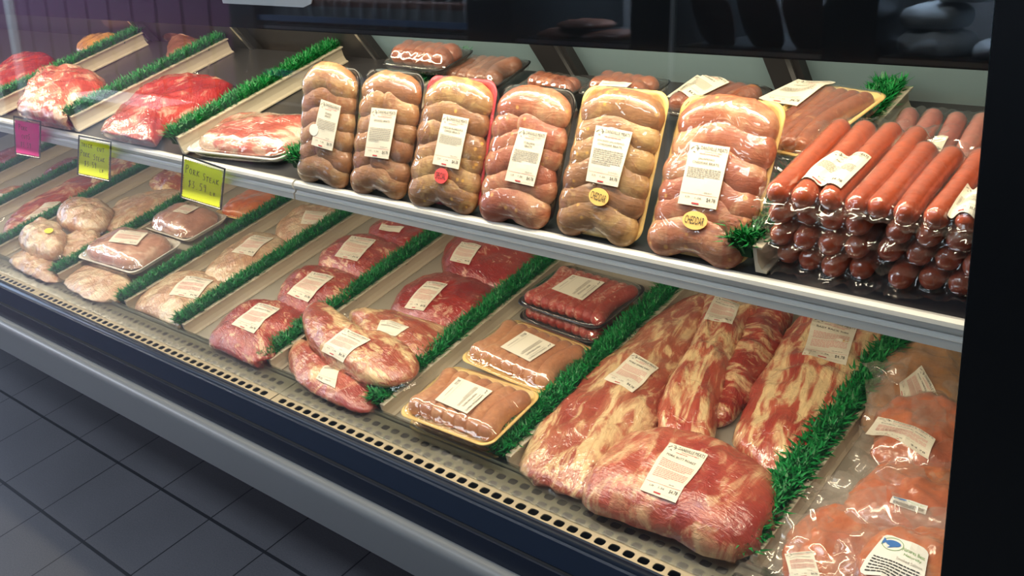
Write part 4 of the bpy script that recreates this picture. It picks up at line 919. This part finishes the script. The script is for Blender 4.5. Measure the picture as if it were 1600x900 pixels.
# loose folded corners of the bags
def flap(root_label, quad, hs, seed):
    root = [o for o in bpy.data.objects if o.get('label') == root_label][0]; inv = root.matrix_world.inverted()
    P = [inv @ Vector(DECK.pt(p, h)) for p, h in zip(quad, hs)]; n = 10; v = []
    for j in range(n + 1):
        for i in range(n + 1):
            a, b_ = i / n, j / n; q = (P[0] * (1 - a) + P[1] * a) * (1 - b_) + (P[3] * (1 - a) + P[2] * a) * b_
            q = q + Vector((0, 0, 1)) * (.010 * fbm((a * 1.5 + seed, b_ * 1.5, seed), 1.6) + .006 * math.sin(a * 3.1) * math.sin(b_ * 3.1)); v.append(q)
    F = [(j * (n + 1) + i, j * (n + 1) + i + 1, (j + 1) * (n + 1) + i + 1, (j + 1) * (n + 1) + i) for j in range(n) for i in range(n)]
    mesh_obj('bag_corner', v, F, 'bag_film', root, smooth=True)
_f1 = 'front left bag of orange marinated meat with folded clear corner'; _f2 = 'bag of deep orange marinated meat with blue fish emblem slip, middle of the pile'
_f3 = 'bag of orange marinated meat carrying a slanted label, against the black end post'; _f4 = 'bag of golden marinated meat at the back with a crumpled label across it'
flap(_f1, [(1255, 782), (1385, 762), (1386, 820), (1300, 812)], (.03, .05, .05, .04), 1); flap(_f1, [(1225, 805), (1272, 800), (1300, 900), (1205, 900)], (.05, .05, .03, .02), 2)
flap(_f2, [(1358, 730), (1418, 712), (1450, 740), (1388, 762)], (.05, .07, .06, .05), 3); flap(_f2, [(1392, 778), (1500, 800), (1500, 835), (1440, 838)], (.05, .05, .05, .06), 4)
flap(_f3, [(1350, 590), (1395, 588), (1402, 650), (1358, 655)], (.05, .06, .05, .05), 5); flap(_f3, [(1425, 625), (1478, 625), (1478, 680), (1420, 665)], (.06, .06, .06, .06), 6)
flap(_f4, [(1345, 570), (1425, 560), (1410, 600), (1370, 590)], (.05, .07, .06, .05), 7)


# ================================================================ UPPER SHELF: STEAKS AND REAR PACKS
def film_pack(px, surf, T, traym, mat, label, h=0., contents='lump', quad=None, art=None, seed=0, cat='meat package', group=None, ht=.012, partname='meat', kind='meat_tray', **kw):
    return lying_tray(px, surf, h, traym, mat, label, cat, group, kind=kind, ht=ht, contents=contents, nl=5, top=T, lq=quad, art=art, seed=seed, partname=partname, **kw)
VP('steak_pack', [(28, 185), (38, 150), (60, 120), (90, 106), (130, 110), (165, 128), (158, 155), (118, 180), (108, 198), (60, 196)], SHELF, .050, 'steak_pale', 'mound of pale fatty pork steaks behind the pink price card on the shelf', 'meat package', 'wrapped steaks on the upper shelf', seed=51, amp=.007, partname='steak_meat')
VP('steak_pack', [(150, 218), (180, 180), (215, 150), (255, 122), (305, 116), (362, 130), (345, 152), (292, 182), (252, 208), (235, 228), (190, 226)], SHELF, .032, 'steak_red', 'deep red steaks in clear wrap between two green dividers on the upper shelf', 'meat package', 'wrapped steaks on the upper shelf', seed=52, amp=.006, partname='steak_meat')
film_pack([(298, 232), (412, 268), (490, 205), (372, 172)], SHELF, .030, 'tray_white', 'steak_pale', 'film wrapped tray of pork steaks left of the upright sausage trays', seed=53, group='wrapped steaks on the upper shelf', partname='steak_meat', kind='steak_pack')
VP('steak_pack', [(-30, 150), (-5, 112), (40, 84), (85, 92), (62, 122), (25, 145), (-5, 165)], SHELF, .034, 'steak_red', 'red steaks at the far left corner of the upper shelf', 'meat package', 'wrapped steaks on the upper shelf', seed=54, partname='steak_meat')
VP('steak_pack', [(120, 78), (135, 60), (175, 56), (208, 70), (195, 86), (150, 90)], SHELF, .03, 'marinade_gold', 'orange brown package far back on the upper shelf, left part', 'meat package', None, seed=55, partname='meat')
VP('steak_pack', [(262, 100), (268, 62), (295, 45), (318, 70), (322, 108), (290, 112)], SHELF, .03, 'smoked_brown', 'reddish brown package far back on the upper shelf behind the red steaks', 'meat package', None, seed=56, partname='meat')
g_ = 'sausage trays at the back of the shelf'
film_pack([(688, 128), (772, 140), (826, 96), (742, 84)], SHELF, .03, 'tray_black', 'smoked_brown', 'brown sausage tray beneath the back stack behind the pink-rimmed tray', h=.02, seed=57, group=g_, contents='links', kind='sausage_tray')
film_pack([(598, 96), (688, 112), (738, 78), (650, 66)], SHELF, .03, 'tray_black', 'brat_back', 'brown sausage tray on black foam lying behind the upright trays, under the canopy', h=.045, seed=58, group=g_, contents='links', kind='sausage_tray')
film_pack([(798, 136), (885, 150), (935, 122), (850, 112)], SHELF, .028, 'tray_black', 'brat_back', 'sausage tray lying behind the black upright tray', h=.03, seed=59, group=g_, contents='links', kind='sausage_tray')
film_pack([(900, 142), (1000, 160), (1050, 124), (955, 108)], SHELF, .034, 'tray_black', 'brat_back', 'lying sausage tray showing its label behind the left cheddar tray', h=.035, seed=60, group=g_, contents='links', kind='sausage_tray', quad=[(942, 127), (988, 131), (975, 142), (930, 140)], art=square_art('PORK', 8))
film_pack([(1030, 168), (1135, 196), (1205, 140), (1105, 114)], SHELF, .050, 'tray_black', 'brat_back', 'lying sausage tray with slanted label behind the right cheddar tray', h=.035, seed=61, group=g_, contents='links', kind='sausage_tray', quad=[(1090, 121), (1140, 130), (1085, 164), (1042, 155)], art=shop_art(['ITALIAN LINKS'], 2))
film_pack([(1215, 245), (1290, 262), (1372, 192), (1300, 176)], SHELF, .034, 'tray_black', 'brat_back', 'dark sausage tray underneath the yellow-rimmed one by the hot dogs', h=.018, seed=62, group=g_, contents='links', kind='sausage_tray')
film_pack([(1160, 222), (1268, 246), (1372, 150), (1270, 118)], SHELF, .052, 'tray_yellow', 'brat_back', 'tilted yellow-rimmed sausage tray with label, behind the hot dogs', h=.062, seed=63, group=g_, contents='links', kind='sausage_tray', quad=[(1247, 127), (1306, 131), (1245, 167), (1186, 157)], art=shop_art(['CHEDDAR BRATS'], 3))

# ================================================================ HOT DOG PACKS
def hotdog_pack(mw, n, Lh, label, skin='hotdog_skin', group='stacked hot dog packs', quad=None, art=None, seed=0, r=.0112):
    rn = random.Random(seed); root = empty('hot_dog_pack', mw, label, 'hot dog package', group); obs = []
    for i in range(n):
        x = (i - (n - 1) / 2) * r * 2.26; j = rn.uniform(-.004, .004); bend = rn.uniform(-.002, .002)
        m = MB(); m.capsule([(x + bend * (1 - (2 * t - 1) ** 2), -Lh / 2 + r + j + (Lh - 2 * r) * t, r + rn.uniform(-.0004, .0004)) for t in np.linspace(0, 1, 6)], r * rn.uniform(.97, 1.02), seg=18)
        obs.append(m.build('hot_dog', skin, root, True))
    fl = shrink_film(root, obs, n * r * 1.12 + .008, Lh / 2 + .012, .004, 'vac_film', name='vacuum_film', blur=2, corner=6, n=52, skirt=.008, sknoise=.010, seed=seed)
    if quad: make_label(root, bvh_of([fl]), mw, quad, art, smooth_it=2, nx=14, parent=fl)
    return root
def hd_mw(xc, yf, lev, rz, Lh, pitch=.0230, tilt=0.):
    yc = yf + Lh / 2
    return Matrix.Translation((xc, yc, SHELF.zz(yc, .0005 + lev * pitch))) @ Matrix.Rotation(math.atan(SHELF.s) + tilt, 4, 'X') @ Matrix.Rotation(rz, 4, 'Z')
def hdx(px, py, lev): 
    q = onplane((px, py), (0, -SS, 1), SZ - SS * SY + .0262 * lev + .012); return q[0], q[1]
x1, y1 = ony((1268, 340), .782)[0], .784; x2, y2 = ony((1455, 378), .782)[0], .784
LH = .148
for lev, (dx, rz, lb) in enumerate([(.004, -.04, 'hot dog pack at the bottom of the left stack, on the shelf'), (-.003, .02, 'hot dog pack second from the bottom of the left stack'), (.000, -.02, 'hot dog pack directly beneath the labelled one in the left stack')]):
    hotdog_pack(hd_mw(x1 + dx, y1 + .004, lev, rz, LH), 4, LH, lb, seed=70 + lev)
hotdog_pack(hd_mw(x1, y1, 3, .0, LH + .01), 4, LH + .01, 'hot dog pack with a wavy white label on top of the left stack', seed=73, quad=[(1307, 237), (1362, 250), (1314, 298), (1243, 288)], art=shop_art(['HOT DOGS'], 1), r=.0115)
for lev, (dx, rz, lb) in enumerate([(.003, .05, 'hot dog pack at the bottom of the right stack beside the black post'), (-.004, -.03, 'hot dog pack second from the bottom of the right stack'), (.002, .03, 'hot dog pack just beneath the top one of the right stack')]):
    hotdog_pack(hd_mw(x2 + dx, y2 + .006, lev, rz, LH), 4, LH, lb, seed=80 + lev)
hotdog_pack(hd_mw(x2, y2, 3, .0, LH - .02), 5, LH - .02, 'hot dog pack topping the right stack, its label cut off by the black post', seed=83, quad=[(1512, 288), (1545, 296), (1525, 350), (1480, 338)], art=shop_art(['HOT DOGS'], 2))
bx, by = ony((1462, 225), .98)[0], .955
hotdog_pack(hd_mw(bx, by, 1.2, .1, .11), 5, .11, 'rosy frankfurter pack with creased label lying behind the two front stacks', skin='hotdog_pale', seed=84, quad=[(1420, 212), (1482, 216), (1470, 240), (1405, 236)], art=shop_art(['FRANKS'], 3))

# ================================================================ COOLERS ACROSS THE AISLE (seen as reflections)
YC = -1.50
cool = empty('reach_in_cooler', Matrix.Translation((-2.8, -1.9, 0)), 'black upright reach-in cooler across the aisle, reflected in the glass', 'cooler')
def kpart(name, mb, mats, lab=None, parent=None):
    mb.v = [(x + 2.8, y + 1.9, z) for x, y, z in mb.v]; o = mb.build(name, mats, parent or cool)
    if lab: o['label'] = lab
    return o
b = MB(); b.box(-4.6, .6, -2.3, -2.25, 0, 2.1); b.box(-4.6, .6, -2.3, -1.5, 2.0, 2.1); b.box(-4.6, .6, -2.3, -1.5, 0, .30); kpart('cabinet', b, 'black_matte')
for x0, x1_ in ((-4.66, -4.45), (-2.96, -2.72), (-2.15, -1.98), (-1.42, -1.25), (-.90, -.70), (.4, .6)):
    b = MB(); b.box(x0, x1_, -2.25, -1.49, .3, 2.0); kpart('door_post', b, 'black_coated')
for x0, x1_ in ((-4.45, -2.96), (-2.72, -2.15), (-1.98, -1.42), (-1.25, -.90)):
    for z in (.875, .50):
        b = MB(); b.box(x0 + .004, x1_ - .004, -2.2, YC - .02, z - .022, z); ksh = kpart('cooler_shelf', b, 'black_coated')
        b = MB(); b.box(x0 + .004, x1_ - .004, YC - .02, YC - .012, z - .018, z - .004); kpart('shelf_edge', b, 'steel', parent=ksh)
b = MB(); b.box(-4.44, -2.97, YC - .03, YC - .006, .896, .922); kpart('price_rail', b, 'blue_rail')
for k, (xa, xb, z0, z1_, mt, lb) in enumerate([(-1.235, -1.02, .876, .955, 'white_bag', 'white wrapped package at the bottom of the cooler stack'), (-1.225, -1.04, .957, 1.03, 'white_bag', 'white wrapped package on top of the cooler stack'), (-1.13, -.98, 1.034, 1.08, 'white_bag', 'white wrapped package crowning the cooler stack'), (-1.0, -.91, .876, .93, 'white_bag', 'grey wrapped package beside the white cooler stack')]):
    m = MB(); O = [((xb - xa) / 2 * math.copysign(abs(math.cos(t)) ** .6, math.cos(t)), .10 * math.copysign(abs(math.sin(t)) ** .6, math.sin(t))) for t in np.linspace(0, 2 * math.pi, 18, endpoint=False)]
    o = lump(None, 'wrapped_package', O, z1_ - z0, mt, seed=k + 90, amp=.012, nscale=20, flat=.5); o.location = ((xa + xb) / 2, YC - .16, z0); tag(o, lb, 'package', 'wrapped packages in the cooler')
for k, (xc, lb) in enumerate([(-1.86, 'dark sausage pouch with blue label leaning in the cooler, left one'), (-1.68, 'dark sausage pouch with blue label leaning in the cooler, middle one'), (-1.52, 'dark sausage pouch with blue label leaning in the cooler, right one')]):
    mw = Matrix.Translation((xc, YC - .12, .879)) @ Matrix.Rotation(math.radians(58), 4, 'X'); root = empty('sausage_pouch', mw, lb, 'package', 'leaning pouches in the cooler')
    lump(root, 'pouch', [(-.06, 0), (.06, 0), (.062, .2), (-.062, .2)], .03, 'brown_pack', seed=95 + k, z0=.002, press=False)
    m = MB(); m.box(-.045, .045, .08, .17, .033, .035); m.build('label', 'white_bag', root)
for k, (xc, zz_, lb) in enumerate([(-2.56, .876, 'flat brown meat pack lying in the cooler, left one'), (-2.34, .876, 'flat brown meat pack lying in the cooler, right one'), (-2.46, .912, 'flat brown meat pack lying across the two others')]):
    o = lump(None, 'meat_pack', [(-.085, -.08), (.085, -.08), (.085, .08), (-.085, .08)], .034, 'brown_pack', seed=98 + k); o.location = (xc, YC - .14, zz_); tag(o, lb, 'package', 'brown packs in the cooler')
b = MB(); b.box(-1.975, -1.962, -1.495, -1.480, .38, 2.0); kpart('door_edge_trim', b, 'white_bag')

NG = np.array([0, -math.cos(math.atan(.112)), math.sin(math.atan(.112))])
def mirror(px, y):  # where the glass reflection seen at a pixel meets depth y across the aisle
    d = ray(*px); n_ = np.array([0, 1, -.112]); t = ((GY0 - .112 * H) - n_ @ ORG) / (n_ @ d); g = ORG + d * t; r = d - 2 * (d @ NG) * NG; return g + r * ((y - g[1]) / r[1])
b = MB(); b.box(-4.44, -2.97, -2.2, YC - .02, .60, .622); kpart('cooler_shelf', b, 'black_coated')
b = MB(); b.box(-4.44, -2.97, YC - .03, YC - .006, .625, .655); kpart('price_rail', b, 'blue_rail')
jar = None
for k in range(15):
    xj_ = -4.36 + k * .095
    if jar is None:
        jar = empty('sauce_jar', Matrix.Translation((xj_, YC - .10, .876)), 'dark sauce jar standing in the left cooler bay behind the blue rail', 'jar', 'row of sauce jars in the cooler')
        n_ = 20; pr = [(.0, 0), (.036, 0), (.038, .006), (.038, .11), (.030, .13), (.0, .13)]; v = []; f = []
        for r_, z_ in pr: v += [(r_ * math.cos(2 * math.pi * q / n_), r_ * math.sin(2 * math.pi * q / n_), z_) for q in range(n_)]
        for j in range(len(pr) - 1): f += [(j * n_ + q, j * n_ + (q + 1) % n_, (j + 1) * n_ + (q + 1) % n_, (j + 1) * n_ + q) for q in range(n_)]
        mesh_obj('jar_body', v, f, 'brown_pack', jar, smooth=True)
        m = MB(); m.extrude([(.033 * math.cos(t), .033 * math.sin(t)) for t in np.linspace(0, 2 * math.pi, 20, endpoint=False)], .13, .15, 0, axis='z'); m.build('lid', 'black_coated', jar)
        m = MB(); m.extrude([(.0388 * math.cos(t), .0388 * math.sin(t)) for t in np.linspace(0, 2 * math.pi, 20, endpoint=False)], .03, .09, 0, axis='z'); m.build('label', 'bumper_grey', jar)
    else: c_ = copy_tree(jar); c_.matrix_world = Matrix.Translation((xj_, YC - .10, .876))
# white chest freezer and a pale door frame by the purple wall
fa = mirror((118, 180), -1.62); fb = mirror((250, 180), -1.62)
fz = empty('chest_freezer', Matrix.Translation(((fa[0] + fb[0]) / 2, -1.75, 0)), 'low white chest freezer against the purple boards, seen as a pale band in the glass', 'freezer')
hw = abs(fb[0] - fa[0]) / 2
m = MB(); m.extrude([(-.12, .03), (.13, .03), (.13, .30), (-.12, .30)], -hw, hw); m.build('freezer_body', 'white_card', fz)
m = MB(); m.extrude([(-.13, .302), (.14, .302), (.14, .325), (.12, .34), (-.12, .34), (-.13, .325)], -hw - .01, hw + .01); m.build('freezer_lid', 'white_card', fz)
da = mirror((22, 60), -1.88)[0]; db = mirror((14, 100), -1.88)[0] - .25
b = MB(); b.box(da - .03, da + .05, -1.90, -1.86, 0, 2.1); b.box(db - .12, db, -1.90, -1.86, 0, 2.1); b.box(db, da, -1.90, -1.86, 2.05, 2.13); struct(b.build('trim_1', 'white_card'))
# white notice hanging on the canopy front
a0 = ony((338, -30), .776); a1 = ony((492, -8), .776); zbot = ony((400, 8), .776)[2]
b = MB(); x0, x1_ = a0[0], a1[0]
pts = [(x0, zbot + .07), (x0, zbot + .001), (x1_ - .03, zbot - .001), (x1_ - .012, zbot + .004), (x1_, zbot + .02), (x1_, zbot + .07)]
b.extrude([(x, z) for x, z in pts], -.0015, 0.0, 0, axis='y'); nt = b.build('paper_notice', 'white_card'); nt.location = (0, .7775, 0)
tag(nt, 'white paper notice with rounded corner taped to the black canopy front', 'notice')
bpy.context.view_layer.update()
